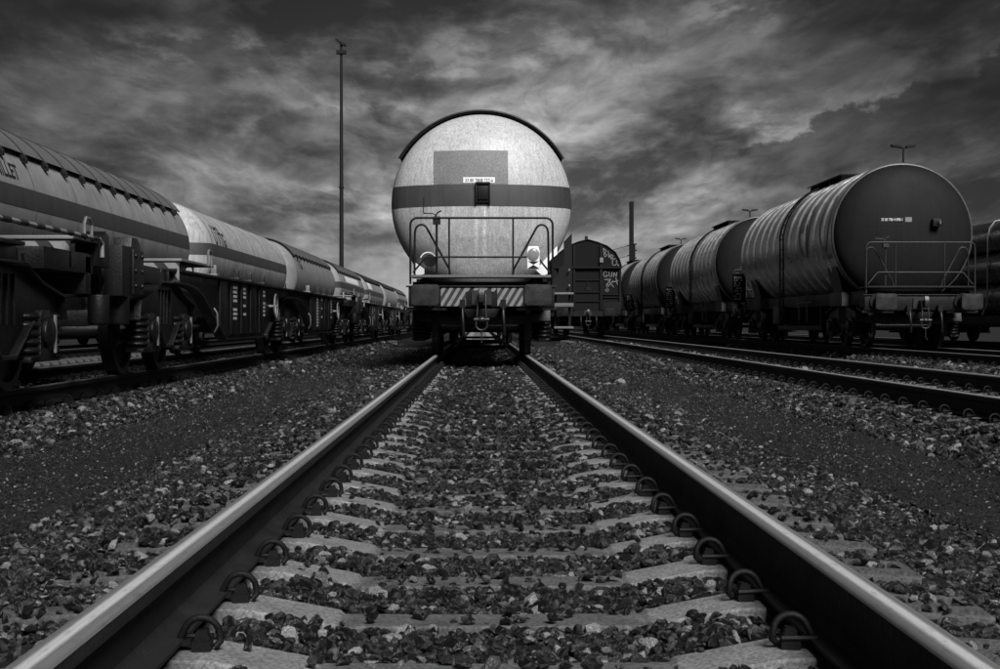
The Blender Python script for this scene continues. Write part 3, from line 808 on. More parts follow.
LPG_L = 19.75
def lpg_wagon(X, y0, label, tank='tank_pale', shield=None, stripe=True, detail=False, group='pale gas tank wagons in the left row', seams=True, ang=36, zs=(2.45, 2.79)):
    w = empty('tank_wagon', (X, y0, 0), label, 'tank wagon', group)
    Rr, cz, d = 1.49, 2.50, .74; a, b = 1.75, LPG_L-1.75
    mb = MB(); mb.lathe(tank_profile(Rr, a, b, d), 'y', (0,0,cz), 96); tk = mb.build('tank', tank, w, angle=50)
    if stripe: band(tk, 'stripe', 'stripe', Rr, cz, a, b, d, *zs)
    if seams:
        for i in range(7):
            y = a+.02+(b-a-.04)*i/6
            mb = MB(); mb.lathe([(Rr-.01,y-.012),(Rr+.006,y-.008),(Rr+.006,y+.008),(Rr-.01,y+.012)], 'y', (0,0,cz), 72, cap=False); mb.build('weld_seam', 'stripe', tk, angle=80)
    if shield:
        a0, a1 = R(ang), R(180-ang); Rs = Rr+.085
        mb = MB(); prof = [(Rs-.03, a+.12),(Rs, a+.12),(Rs, b-.12),(Rs-.03, b-.12),(Rs-.03, a+.12)]
        mb.lathe(prof, 'y', (0,0,cz), 40, cap=False, a0=a0, a1=a1); sh = mb.build('sunshield', shield, w, angle=50)
        y = a+.12
        k = 0
        while y < b:
            mb = MB(); mb.lathe([(Rs-.005,y-.022),(Rs+.018,y-.018),(Rs+.018,y+.018),(Rs-.005,y+.022)], 'y', (0,0,cz), 40, cap=False, a0=a0-.012, a1=a1+.012)
            mb.build('rib', 'frame', sh, angle=60)
            mb = MB()
            for s in (-1, 1):
                th = a0 if s > 0 else a1
                for dt, rr, hw in ((-.05, Rs-.02, .055), (-.085, Rs-.035, .04)):
                    t = th + (dt if s > 0 else -dt)
                    mb.box(rr*math.cos(t)-.05, rr*math.cos(t)+.05, y-hw, y+hw, cz+rr*math.sin(t)-.05, cz+rr*math.sin(t)+.05)
            if shield != 'shield_black': mb.build('bracket', 'frame', sh, bevel=.01)
            y += 1.25
        if shield != 'shield_black':
            pass
    # underframe
    mb = MB()
    for s in (-1, 1): mb.box(s*.92-.06, s*.92+.06, .78, LPG_L-.78, .98, 1.24)
    for y in (1.6, 3.2, 6, 8.5, 11, 13.6, LPG_L-3.2, LPG_L-1.6): mb.box(-.86,.86,y-.06,y+.06,1.0,1.2)
    mb.box(-.22,.22,.8,LPG_L-.8,.90,.98)
    mb.build('underframe', 'frame', w, bevel=.006)
    for y in (3.0, LPG_L-3.0):
        mb = MB(); th = [R(t) for t in np.linspace(205, 335, 14)]
        pol = [((Rr+.012)*math.cos(t), cz+(Rr+.012)*math.sin(t)) for t in th] + [(1.0,1.24),(-1.0,1.24)]
        mb.prism(pol, 'y', y-.16, y+.16); mb.build('saddle', 'frame', w)
    for y in (2.85, LPG_L-2.85): add_bogie(w, y)
    mb = MB(); mb.lathe([(.01,8.2),(.22,8.24),(.24,8.4),(.24,9.5),(.22,9.66),(.01,9.7)], 'y', (.45,0,.72), 20); mb.build('air_reservoir', 'bogie', w)
    far_gear(w, LPG_L)
    return w, tk

GL = 'pale gas tank wagons in the left row'
lefts = []
XL = -9.1
wA, tA = lpg_wagon(XL, 21.3, 'striped tank wagon with ribbed sunshield and black lettering, nearest in the left row', 'tank_pale', 'shield')
end_gear(wA, hazard=False)
t_ = side_text(tA, 'MILLET', 'print', 1.49, 2.5, 2.55, 3.03, .38, 1, sx=1.05)
wB, tB = lpg_wagon(XL, 41.1, 'striped pale tank wagon without sunshield, with two lines of lettering, second in left row', 'tank_weathered')
end_gear(wB, hazard=False)
side_text(tB, 'VTG', 'print', 1.49, 2.5, 2.95, 3.00, .62, 1, .012, sx=1.1)
side_text(tB, 'U', 'print', 1.49, 2.5, 2.35, 3.00, .62, 1, .012)
side_text(tB, 'DOMO', 'print', 1.49, 2.5, 2.4, 3.30, .20, 1, .012, sx=2)
wC, tC = lpg_wagon(XL, 61.0, 'unstriped dull tank wagon with ribbed sunshield, third in the left row', 'tank_dirty', 'shield', stripe=False)
end_gear(wC, hazard=False)
side_text(tC, 'VTG', 'print', 1.49, 2.5, 2.3, 3.02, .62, 1, .012, sx=1.3)
wD, tD = lpg_wagon(XL, 81.0, 'striped tank wagon with a white panel below its sunshield, fourth in left row', 'tank_pale', 'shield')
side_rect(tD, 'name_panel', 'white', 1.49, 2.5, 5, 14, 2.86, 3.2, 1)
wE, tE = lpg_wagon(XL, 101.0, 'striped tank wagon with a short white panel under a dark sunshield, fifth in left row', 'tank_pale', 'shield_black')
side_rect(tE, 'name_panel', 'white', 1.49, 2.5, 2.5, 6, 2.86, 3.3, 1)
wF, tF = lpg_wagon(XL, 121.0, 'plain tank wagon with dark sunshield and no stripe, sixth in the left row', 'tank_pale', 'shield_black', stripe=False)
wG, tG = lpg_wagon(XL, 141.0, 'small distant tank wagon, last visible in the left row', 'tank_dirty', 'shield')

# central wagon
wK, tK = lpg_wagon(0, 23.2, 'bright pale tank wagon with curved black sunshield on the nearest track', 'tank_white', 'shield_black', group=None, seams=True, ang=30, zs=(2.42, 2.77))
end_gear(wK, head='buffer')
Rr, cz, ycy, dd = 1.49, 2.50, 1.75, .74
dome_patch(tK, 'grey_patch', 'panel_grey', Rr, cz, ycy, dd, -.78, .43, 2.775, 3.33, .004)
dome_patch(tK, 'number_plate', 'white', Rr, cz, ycy, dd, -.295, .215, 2.795, 2.885, .009)
dome_text(tK, '33 80 7808 737-6', 'print', Rr, cz, ycy, dd, -.04, 2.806, .080, .013, sx=.80)
for x in (-.09, .05): dome_patch(tK, 'pale_streak', 'streak', Rr, cz, ycy, dd, x-.028, x+.028, 1.55, 2.40, .003)
mb = MB(); mb.box(-.085,.125,.965,1.03,2.47,2.79); mb.box(-.10,.14,.93,1.03,2.765,2.80); mb.box(-.10,-.075,.94,1.03,2.45,2.77); mb.box(.115,.14,.94,1.03,2.45,2.77); mb.box(-.06,.10,.94,.967,2.52,2.74)
mb.build('document_box', 'black', tK, bevel=.006)
mb = MB(); mb.tube([(-.93,1.0,2.55),(-.93,.93,2.50),(-.93,.80,2.29),(-.90,.72,2.275)], .008, 6); mb.build('cable', 'black', wK)
# added white plates standing in for bright sky gaps beside the tank belly
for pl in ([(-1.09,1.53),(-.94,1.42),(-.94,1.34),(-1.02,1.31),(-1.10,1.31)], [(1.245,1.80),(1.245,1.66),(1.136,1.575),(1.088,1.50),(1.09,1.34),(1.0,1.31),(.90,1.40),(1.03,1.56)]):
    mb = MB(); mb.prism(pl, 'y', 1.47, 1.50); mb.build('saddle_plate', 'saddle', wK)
for s in (-1, 1):
    mb = MB(); mb.box(*sorted((s*.92, s*1.06)), 1.24, 1.27, 1.13, 1.25); mb.build('saddle_foot', 'saddle', wK)  # added white blocks, the same stand-in for bright sky
# corner steps and side bracket on the right
mb = MB(); mb.prism([(1.30,1.04),(1.52,1.04),(1.52,2.04),(1.385,1.90),(1.385,1.52),(1.30,1.44)], 'y', 2.0, 2.06); mb.prism([(1.18,1.04),(1.385,1.04),(1.385,1.44),(1.18,1.24)], 'y', 1.94, 2.0)
mb.build('side_bracket', 'black', wK)
mb = MB()
for z in (1.42, 1.16): mb.lathe([(.012,1.90),(.018,1.905),(.018,1.945)], 'y', (1.47,0,z), 10)
mb.build('bolt', 'galv', wK)
for z0, z1, x0, m_ in ((1.005,1.035,1.16,'galv'), (.80,.86,1.16,'grating'), (.44,.475,1.2,'grating')):
    mb = MB(); mb.box(x0,1.52,1.55,2.0,z0,z1); mb.build('step', m_, wK, bevel=.004)
mb = MB(); mb.box(1.22,1.26,1.95,2.0,.44,1.03); mb.box(1.46,1.50,1.95,2.0,.44,1.03); mb.build('step_hanger', 'frame', wK)
mb = MB(); mb.lathe([(.10,.92),(.10,.97),(.085,.985),(.02,.99)], 'y', (-.83,0,1.53), 20); mb.build('valve_cap', 'black', wK)
mb = MB(); mb.tube(arc(-.86, 1.54, .125, 20, 160, 12, .93), .010, 8); mb.build('hand_wheel_rim', 'white', wK)
# curved brake rigging seen between the rails
for y, z, w_ in ((3.9,.10,.46), (5.4,.16,.44), (8.0,.16,.44), (11.0,.20,.42)):
    mb = MB(); mb.tube([(-w_,y+.5,z+.02),(-w_,y+.12,z),(-w_+.06,y+.02,z),(-w_+.14,y,z),(w_-.14,y,z),(w_-.06,y+.02,z),(w_,y+.12,z),(w_,y+.5,z+.02)], .026, 8); mb.build('brake_rigging', 'bogie', wK)

lpg_wagon(0, 43.05, 'tank wagon coupled behind the bright central tank wagon, only its wheels showing', 'tank_pale', 'shield_black', group=None)  # hidden wagon added to shade the ground seen under the central one

# tail lamp hooked on the right of the handrail
lp = empty('tail_lamp', (.82, 23.2+.58, 1.385), 'white tail lamp with round lens hung on the handrail of the central tank wagon', 'tail lamp')
mb = MB(); mb.prism([(-.10,.0),(.10,.0),(.10,.30),(.078,.365),(-.078,.365),(-.10,.30)], 'y', -.02, .055); mb.build('lamp_body', 'white', lp, bevel=.008)
mb = MB(); mb.lathe([(.088,-.022),(.088,-.034),(.070,-.044),(.02,-.046)], 'y', (0,0,.235), 24); mb.lathe([(.094,-.019),(.094,-.036),(.086,-.036)], 'y', (0,0,.235), 24, cap=False); mb.build('lens', 'lens', lp)
mb = MB(); mb.prism([(-.092,.012),(0,.068),(-.092,.122)], 'y', -.026, -.0225); mb.prism([(.092,.012),(0,.068),(.092,.122)], 'y', -.026, -.0225)
o = mb.build('reflector', 'white', lp)
mb = MB(); mb.prism([(-.085,.125),(.085,.125),(0,.072)], 'y', -.025, -.0215); mb.prism([(-.085,.010),(.085,.010),(0,.064)], 'y', -.025, -.0215); mb.build('reflector_field', 'frame', lp)
mb = MB(); mb.tube([(0,.05,.33),(0,.085,.36),(0,.10,.32)], .010, 6); mb.build('hook', 'frame', lp)

# ------------------------------------------------------------------ low flat wagons with deep sides (left)
def pocket_wagon(y0, label):
    L = 26.5
    w = empty('flat_wagon', (-4.55, y0, 0), label, 'flat wagon', 'low dark flat wagons on the second track from the left')
    bog = [2.95, 13.4, 24.0]
    for b in bog: add_bogie(w, b)
    # side sills with a deep belly between bogies
    for s in (-1, 1):
        for b0, b1 in zip(bog[:-1], bog[1:]):
            top = 1.10
            pol = [(b0-.1,.99),(b0+.7,.985),(b0+1.25,.95),(b0+1.7,.86),(b0+2.1,.72),(b0+3.25,.36),(b0+3.4,.33),(b1-3.5,.33),(b1-3.35,.36),(b1-2.0,.74),(b1-1.5,.92),(b1-.9,.985),(b1+.1,.99),(b1+.1,top),(b0-.1,top)]
            mb = MB(); mb.prism(pol, 'x', s*1.10, s*1.13)
            fl = pol[:13]
            for p, q in zip(fl[:-1], fl[1:]): mb.prism([p, q, (q[0],q[1]-.022), (p[0],p[1]-.022)], 'x', s*1.05, s*1.19)
            mb.box(s*1.05 if s > 0 else s*1.20, s*1.20 if s > 0 else s*1.05, b0-.1, b1+.1, top, top+.03)
            sd_ = mb.build('side_sill', 'frame', w, bevel=.004)
            # proud vertical panels
            n = 5; ya, yb = b0+2.9, b1-3.2
            for i in range(n):
                yy = ya+(yb-ya)*(i+.12)/n; y2 = ya+(yb-ya)*(i+.72)/n
                mb = MB(); mb.box(s*1.13 if s > 0 else s*1.158, s*1.158 if s > 0 else s*1.13, yy, y2, .38, 1.08); mb.build('side_panel', 'frame', sd_, bevel=.012)
            if s > 0:
                # rows of small stencilled marks
                g = random.Random(int(y0*10+b0)); vs = []; fs = []
                for (yy, wid) in ((ya+(yb-ya)*.25, .32), (ya+(yb-ya)*.45, .22), (ya+(yb-ya)*.9, .2)):
                    z = 1.0
                    while z > (.42 if wid > .3 else .6):
                        if g.random() < .72:
                            x_ = yy
                            while x_ < yy+wid:
                                ww = g.uniform(.02,.05)
                                o_ = len(vs); vs += [(1.1615,x_,z),(1.1615,x_+ww,z),(1.1615,x_+ww,z+.035),(1.1615,x_,z+.035)]; fs.append((o_,o_+1,o_+2,o_+3)); x_ += ww+.012
                        z -= .06
                flat_obj('stencil_marks', vs, fs, 'printw', sd_)
                for f_ in (.08, .38, .58, .8):
                    yy = b0+2.2+(b1-b0-4.6)*f_
                    mb = MB(); mb.box(1.05,1.19,yy-.11,yy+.11,1.13,1.16); mb.box(1.10,1.17,yy-.05,yy+.05,1.16,1.27); mb.build('deck_bracket', 'grease' if f_ > .3 else 'galv', w, bevel=.006)
                mb = MB(); mb.tube([(1.24, b1-2.75+.19*math.cos(t), .80+.19*math.sin(t)) for t in np.linspace(0, 2*PI, 20)[:-1]], .014, 6, closed=True)
                for q in range(3): mb.tube([(1.24,b1-2.75,.80),(1.24,b1-2.75+.19*math.cos(q*2.1),.80+.19*math.sin(q*2.1))], .011, 5)
                mb.tube([(1.12,b1-2.75,.80),(1.25,b1-2.75,.80)], .025, 8); mb.build('hand_wheel', 'galv', w)
                mb = MB(); mb.tube([(1.16,b0+2.55,.42),(1.21,b0+2.5,.50),(1.21,b0+2.45,.66),(1.17,b0+2.45,.72)], .012, 6); mb.build('release_handle', 'galv', w)
    mb = MB(); mb.box(-.25,.25,.7,L-.7,.62,1.06)
    for b in bog: mb.box(-1.10,1.10,b-.25,b+.25,.97,1.09)
    for i in range(24): mb.box(-1.09,1.09,1.4+i*1.0-.04,1.4+i*1.0+.04,.98,1.06)
    mb.build('centre_sill', 'frame', w)
    mb = MB()
    for y in (bog[0]-.1, bog[1], bog[2]+.1): pass
    # end structures
    for e, d in ((0, 1), (L, -1)):
        buffer_pair(w, e, d); coupling(w, e, d)
        mb = MB(); ya, yb = sorted((e+d*.63, e+d*.80)); mb.box(-1.22,1.22,ya,yb,.78,1.10)
        for s in (-1, 1):
            if d > 0:
                mb.prism([(e+.05,.78),(e+.40,.76),(e+.78,.80),(e+.78,1.26),(e+.66,1.33),(e+.42,1.33),(e+.40,1.24),(e+.05,1.24)], 'x', s*1.12, s*1.29)
                mb.box(s*1.285 if s > 0 else s*1.315, s*1.315 if s > 0 else s*1.285, e+.40, e+.80, .80, 1.22)
                for zz in (.88, 1.02, 1.16):
                    for yy in (.46, .73): mb.lathe([(.026,s*1.31),(.022,s*1.33),(.01,s*1.332)], 'x', (0,e+yy,zz), 8)
                mb.box(*sorted((s*.95, s*1.22)), e+.8, e+2.0, .93, 1.10)
            else:
                mb.prism([(e-.55,1.02),(e-.08,1.02),(e-.08,1.30),(e-.20,1.34),(e-.55,1.20)], 'x', s*1.06, s*1.24)
                mb.box(*sorted((s*.95, s*1.22)), e-2.0, e-.55, .95, 1.12)
            mb.lathe([(.085,.52),(.095,.54),(.095,.78),(.085,.78)], 'z', (s*1.20, e+d*.30, 0), 14)
        mb.build('end_frame', 'frame', w, bevel=.008)
        a_, b_ = (e+3.0, e+5.0) if d > 0 else (e-1.25, e-.5)
        for s in (-1, 1):
            x0, x1 = sorted((s*.55, s*1.24)); mb = MB(); mb.box(x0, x1, a_, b_, 1.215, 1.245); mb.build('end_platform', 'galv', w, bevel=.006)
        for s in (-1, 1):
            x0, x1 = sorted((s*.45, s*1.22))
            yy = e+2.97 if d > 0 else e-1.28
            mb = MB(); mb.box(x0, x1, yy, yy+.03, .98, 1.20); hb = mb.build('hazard_board', 'hblack', w)
            mb = MB(); stripes(mb, x0, x1, .985, 1.195, yy-.012, yy-.002, .13, .11, -.18); mb.build('hazard_stripes', 'hwhite', hb)
        if d < 0:
            for s in (-1, 1):
                mb = MB(); mb.tube([(s*1.27,e-4.2,1.13),(s*1.27,e-4.2,1.25),(s*1.27,e-.55,1.25),(s*1.27,e-.45,1.22),(s*1.27,e-.45,1.10)], .020, 8); mb.build('striped_bar', 'hwhite', w)
                for q in range(9):
                    y_ = e-4.0+q*.40; mb = MB(); mb.lathe([(.0205,y_),(.0225,y_),(.0225,y_+.2),(.0205,y_+.2)], 'y', (s*1.27,0,1.25), 8); mb.build('bar_sleeve', 'hblack', w)
        for s in (-1, 1):
            mb = MB(); mb.tube([(s*1.25,b_-.45,1.22),(s*1.25,b_-.45,1.36),(s*1.25,b_-.40,1.41),(s*1.25,b_-.28,1.41),(s*1.25,b_-.22,1.36),(s*1.25,b_-.22,1.22)], .014, 6)
            mb.build('grab_rail', 'galv', w)
    return w
pocket_wagon(-13.1, 'low dark flat wagon cut off by the left edge, nearest in its row')
pocket_wagon(13.55, 'low dark flat wagon with white stencilled belly panels, second in its row')
pocket_wagon(40.2, 'low dark flat wagon in front of the third pale tank wagon, third in its row')
pocket_wagon(66.9, 'low dark flat wagon farthest away, beside the left buffer of the central wagon')
# striped bar along the platform of the nearest flat wagon
w0 = [o for o in C.objects if o.name.startswith('flat_wagon')][0]

# ------------------------------------------------------------------ dark tank wagons (right)
TL = 16.2
def dark_wagon(y0, label, front=False, first=False, second=False):
    w = empty('tank_wagon', (9.1, y0, 0), label, 'tank wagon', 'dark ringed tank wagons in the right row')
    Rr, cz, d = 1.49, 2.46, .52; a, b = 2.0, 13.2
    mb = MB(); mb.lathe(tank_profile(Rr, a, b, d)[21:-21], 'y', (0,0,cz), 96, cap=False); tk = mb.build('tank', 'pale_tank_side' if second else 'dark_tank_side', w, angle=50)
    mb = MB(); mb.lathe(tank_profile(Rr, a, b, d)[:22], 'y', (0,0,cz), 96); de = mb.build('end_dome', 'dark_tank', w, angle=50)
    mb = MB(); mb.lathe(tank_profile(Rr, a, b, d)[-22:], 'y', (0,0,cz), 96); mb.build('end_dome', 'dark_tank', w, angle=50)
    for q in (.04, .95, 1.9, 2.85, 3.75, 4.6, 5.6, 6.5, 7.4, 8.3, 9.3, 10.3, 11.15):
        y = a+q; mb = MB(); mb.lathe([(Rr-.02,y-.065),(Rr+.022,y-.055),(Rr+.045,y-.025),(Rr+.045,y+.025),(Rr+.022,y+.055),(Rr-.02,y+.065)], 'y', (0,0,cz), 72, cap=False); mb.build('stiffening_ring', 'edge_ring' if q < .1 else 'ring', tk, angle=50)
    mb = MB()
    for s in (-1, 1): mb.box(s*1.0-.07, s*1.0+.07, .78, TL-.78, .92, 1.20)
    for y in (2.2, 5, 8, 11, 14): mb.box(-.94,.94,y-.07,y+.07,.94,1.18)
    mb.build('underframe', 'frame', w, bevel=.006)
    for y in (2.9, 12.4):
        mb = MB(); th = [R(t) for t in np.linspace(208, 332, 14)]
        pol = [((Rr+.012)*math.cos(t), cz+(Rr+.012)*math.sin(t)) for t in th] + [(1.18,1.20),(-1.18,1.20)]
        mb.prism(pol, 'y', y-.5, y+.4); mb.build('saddle', 'saddle_grey', w)
        for s in (-1, 1):
            mb = MB(); mb.box(*sorted((s*.98, s*1.24)),y-.62,y+.52,.90,1.20); mb.build('saddle_foot', 'saddle_grey', w, bevel=.01)
    for y in (2.95, 13.0): add_bogie(w, y)
    # low tray and brake gear between the bogies
    mb = MB(); mb.box(-1.02,-.98,5.2,10.4,.34,.46); mb.box(.98,1.02,5.2,10.4,.34,.46)
    for y in (5.3, 7.8, 10.3): mb.box(-1.02,1.02,y-.04,y+.04,.40,.92)
    mb.box(-1.0,-.4,8.6,9.7,.45,.90); mb.build('brake_gear', 'bogie', w, bevel=.01)
    mb = MB(); mb.tube([(-1.16,6.1,.55),(-1.16,6.1,1.25),(-1.16,6.1,1.0)], .02, 6); mb.tube([(-1.18,5.6,1.02),(-1.18,7.2,1.02)], .018, 6); mb.tube([(-1.18,6.4,1.02),(-1.02,6.4,1.30)], .015, 6)
    mb.tube([(-1.18,6.9,.6),(-1.18,6.9,1.2)], .018, 6); mb.build('valve_gear', 'galv', w)
    # ladder
    yl = 7.2
    mb = MB()
    for dy in (-.2, .2):
        mb.tube([(-1.56,yl+dy,.52),(-1.56,yl+dy,2.5)] + [(1.58*math.cos(R(t)), yl+dy, cz+1.58*math.sin(R(t))) for t in range(180-8, 110, -8)], .022, 6)
    for i in range(9): mb.tube([(-1.56,yl-.2,.62+.25*i),(-1.56,yl+.2,.62+.25*i)], .014, 6)
    for t in range(170, 112, -9): mb.tube([(1.58*math.cos(R(t)),yl-.2,cz+1.58*math.sin(R(t))),(1.58*math.cos(R(t)),yl+.2,cz+1.58*math.sin(R(t)))], .014, 6)
    mb.build('ladder', 'black', w, angle=60)
    # walkway on top
    mb = MB(); mb.box(-.55,.55,5.2,8.9,cz+Rr+.09,cz+Rr+.12)
    for y in (5.4, 6.6, 7.8, 8.7): mb.box(-.5,.5,y-.03,y+.03,cz+Rr-.08,cz+Rr+.09)
    mb.build('walkway', 'frame', w)
    mb = MB(); mb.lathe([(.01,cz+Rr+.19),(.26,cz+Rr+.18),(.28,cz+Rr+.14),(.28,cz+Rr-.03)], 'z', (0,7.0,0), 24); mb.lathe([(.1,cz+Rr+.19),(.1,cz+Rr+.17),(.14,cz+Rr+.16),(.14,cz+Rr-.02)], 'z', (0,8.2,0), 16); mb.build('manhole', 'frame', w)
    # marking board and lettering
    mb = MB(); mb.box(-1.55,-1.15,14.55,14.58,1.15,2.0); mb.box(-1.4,-1.3,14.58,14.64,.95,2.0); bd = mb.build('marking_board', 'black', w)
    g = random.Random(int(y0)); vs = []; fs = []
    for i in range(9):
        z = 1.22+i*.08; x_ = -1.50
        while x_ < -1.27:
            ww = g.uniform(.03,.06)
            if g.random() < .8:
                o_ = len(vs); vs += [(x_,14.546,z),(x_+ww,14.546,z),(x_+ww,14.546,z+.05),(x_,14.546,z+.05)]; fs.append((o_,o_+1,o_+2,o_+3))
            x_ += ww+.02
    flat_obj('stencil_marks', vs, fs, 'printw', bd)
    for (ya, yb, za, zb) in ((a+2.35,a+2.9,1.72,1.86), (a+4.6,a+5.3,2.0,2.12), (a+8.2,a+8.9,1.8,1.95), (a+.35,a+.55,1.55,1.7), (a+.7,a+1.3,1.75,1.92), (a+6.5,a+6.75,1.9,2.15)):
        side_rect(tk, 'decal', 'printw', Rr, cz, ya, yb, za, zb, -1)
    # filler tray box near the solebar
    mb = MB(); mb.box(-1.25,-.95,8.9,9.9,.5,.95); mb.build('tool_box', 'bogie', w, bevel=.02)
    end_gear(w, rail='rail_grey', hazard=False, plat='frame', head='buffer'); far_gear(w, TL)
    if first:
        mb = MB(); mb.box(-.86,.86,1.478,1.60,2.585,2.592); 
        dome_patch(de, 'seam_line', 'black', Rr, cz, a, d, -.95, .95, 2.60, 2.612, .004)
        dome_text(de, '33 80 786 4 898-1', 'printw', Rr, cz, a, d, -.36, 2.70, .085, .006, sx=.72)
        dome_patch(de, 'grey_mark', 'panel_grey', Rr, cz, a, d, -.08, .06, 2.68, 2.78, .004)
        mb = MB(); mb.box(.48,.66,1.36,1.50,2.58,2.74); mb.box(.56,.62,1.33,1.365,2.63,2.71); mb.build('document_box', 'black', de, bevel=.01)
        mb = MB(); mb.box(.555,.64,1.352,1.3585,2.63,2.70); mb.build('label_plate', 'hwhite', de)
        # faint spray lettering on the flank
        vs = []; fs = []
        def ring_band(yc, zc_, ry, rz, wd, a0=0, a1=360):
            n = 40
            for i in range(n+1):
                t = R(a0+(a1-a0)*i/n)
                for f in (1-wd, 1+wd):
                    y = yc+ry*f*math.cos(t); th = math.asin((zc_-cz)/Rr)+(rz*f*math.sin(t))/Rr
                    vs.append((-(Rr+.008)*math.cos(th), y, cz+(Rr+.008)*math.sin(th)))
            o_ = len(vs)-2*(n+1)
            for i in range(n): fs.append((o_+2*i, o_+2*i+1, o_+2*i+3, o_+2*i+2))
        ring_band(a+.92, 2.75, .42, .62, .10); ring_band(a+2.95, 2.7, .5, .60, .12); ring_band(a+2.95, 2.55, .28, .3, .16, 20, 250)
        flat_obj('graffiti', vs, fs, 'faint', tk)
        side_rect(tk, 'decal', 'faint', Rr, cz, a+.4, a+1.3, 1.95, 2.05, -1)
    if second:
        side_rect(tk, 'pale_panel', 'white', Rr, cz, a+.1, a+3.6, 1.1, 3.85, -1)  # white area paints the bright sky reflection into the flank colour
    return w
dark_wagon(30.3, 'dark ringed tank wagon with white number on its end, nearest in the right row', first=True)
dark_wagon(46.5, 'dark ringed tank wagon with a paler end panel, second in the right row', second=True)
dark_wagon(62.7, 'dark ringed tank wagon third in the right row')
dark_wagon(78.9, 'dark ringed tank wagon beside the covered wagon, fourth in the right row')
dark_wagon(95.1, 'dark ringed tank wagon farthest away in the right row, mostly behind the covered wagon')

# ------------------------------------------------------------------ covered wagon with graffiti
def covered_wagon():
    w = empty('covered_wagon', (4.45, 61.4, 0), 'dark covered wagon with rounded roof and white graffiti on its end', 'covered wagon')
    prof = [(-1.40,1.02),(-1.40,2.85),(-1.33,3.10),(-1.15,3.42),(-.8,3.70),(-.40,3.86),(-.05,3.95),(.05,3.95),(.40,3.86),(.8,3.70),(1.15,3.42),(1.33,3.10),(1.40,2.85),(1.40,1.02)]
    mb = MB(); mb.prism(prof, 'y', .75, 14.2); b = mb.build('body', 'box', w)
    mb = MB()
    rp = prof[1:-1]
    for p, q in zip(rp[:-1], rp[1:]): mb.prism([p, q, (q[0]*1.02,q[1]+.035), (p[0]*1.02,p[1]+.035)], 'y', .70, 14.25)
    mb.build('roof_edge', 'boxl', w)
    for x in (-.56, .56):
        mb = MB(); mb.box(x-.05,x+.05,.64,.75,1.05,3.75 if abs(x) < .6 else 3.4); mb.build('end_post', 'boxl', w, bevel=.006)
    for x in (-1.35, 1.35):
        mb = MB(); mb.box(x-.045,x+.045,.66,.75,1.05,2.82); mb.build('corner_post', 'boxl', w)
    for i, (z0, z1, x0, x1) in enumerate(((2.78,2.86,-1.44,1.44),(2.28,2.34,-.5,.5),(1.78,1.84,-.5,.5),(1.40,1.46,-.5,.5),(1.68,1.72,.62,1.3),(1.56,1.60,.62,1.3))):
        mb = MB(); mb.box(x0,x1,.60 if i == 0 else .69,.75,z0,z1); mb.build('end_rail', 'boxl', w)
    mb = MB(); mb.box(.50,.64,.58,.645,3.02,3.22); mb.build('placard', 'galv', w)
    mb = MB(); mb.box(-.015,.015,.70,.745,1.9,2.28); mb.box(-.07,.09,.69,.74,1.86,2.02); mb.build('lock_bar', 'frame', w)
    mb = MB(); mb.box(-.10,.02,.8,.95,3.95,4.12); mb.build('roof_vent', 'frame', w)
    for xa, xb in ((.62,1.36),(-1.36,-.62)):
        mb = MB(); mb.box(xa,xb,.60,.748,.86,1.38); mb.build('end_plate', 'boxl', w, bevel=.01)
    mb = MB(); mb.box(-1.25,1.25,.63,14.3,.80,1.02); mb.build('underframe', 'frame', w)
    buffer_pair(w, 0, 1); coupling(w, 0, 1)
    for y in (3, 12): add_bogie(w, y)
    # spray paint: hand drawn strokes
    strokes = [
        [(.66,3.62),(.70,3.30)],[(.68,3.60),(.80,3.50),(.70,3.42),(.82,3.33),(.72,3.26)],[(.86,3.50),(.90,3.20),(.94,3.36),(1.0,3.14)],[(.96,3.36),(1.08,3.30),(1.0,3.22),(1.12,3.16)],
        [(1.16,3.20),(1.05,3.12),(1.02,2.96),(1.12,2.90),(1.22,2.98),(1.20,3.12)],[(1.22,2.96),(1.30,2.90)],
        [(.82,2.62),(.70,2.66),(.66,2.50),(.76,2.42),(.84,2.48),(.78,2.52)],[(.90,2.64),(.90,2.46),(1.0,2.44),(1.02,2.62)],[(1.08,2.44),(1.10,2.62),(1.20,2.44),(1.22,2.62)],
        [(.72,2.32),(.98,2.34),(.76,2.06),(.84,2.10)],[(.86,2.28),(1.08,2.02)],[(1.06,2.26),(.84,2.02),(.80,2.0)],[(1.06,2.22),(1.36,2.30)],[(1.18,2.40),(1.24,2.12)],
        [(.78,1.92),(.86,1.94),(.88,1.86),(.80,1.82),(.74,1.88),(.80,1.92)]]
    mb = MB()
    for st in strokes:
        for p, q in zip(st[:-1], st[1:]):
            d = Vector((q[0]-p[0], q[1]-p[1])); n = Vector((-d.y, d.x)).normalized()*.014; e = d.normalized()*.012
            mb.prism([(p[0]-n.x-e.x,p[1]-n.y-e.y),(q[0]-n.x+e.x,q[1]-n.y+e.y),(q[0]+n.x+e.x,q[1]+n.y+e.y),(p[0]+n.x-e.x,p[1]+n.y-e.y)], 'y', .742, .7485)
    mb.build('graffiti', 'chalk', b)
covered_wagon()

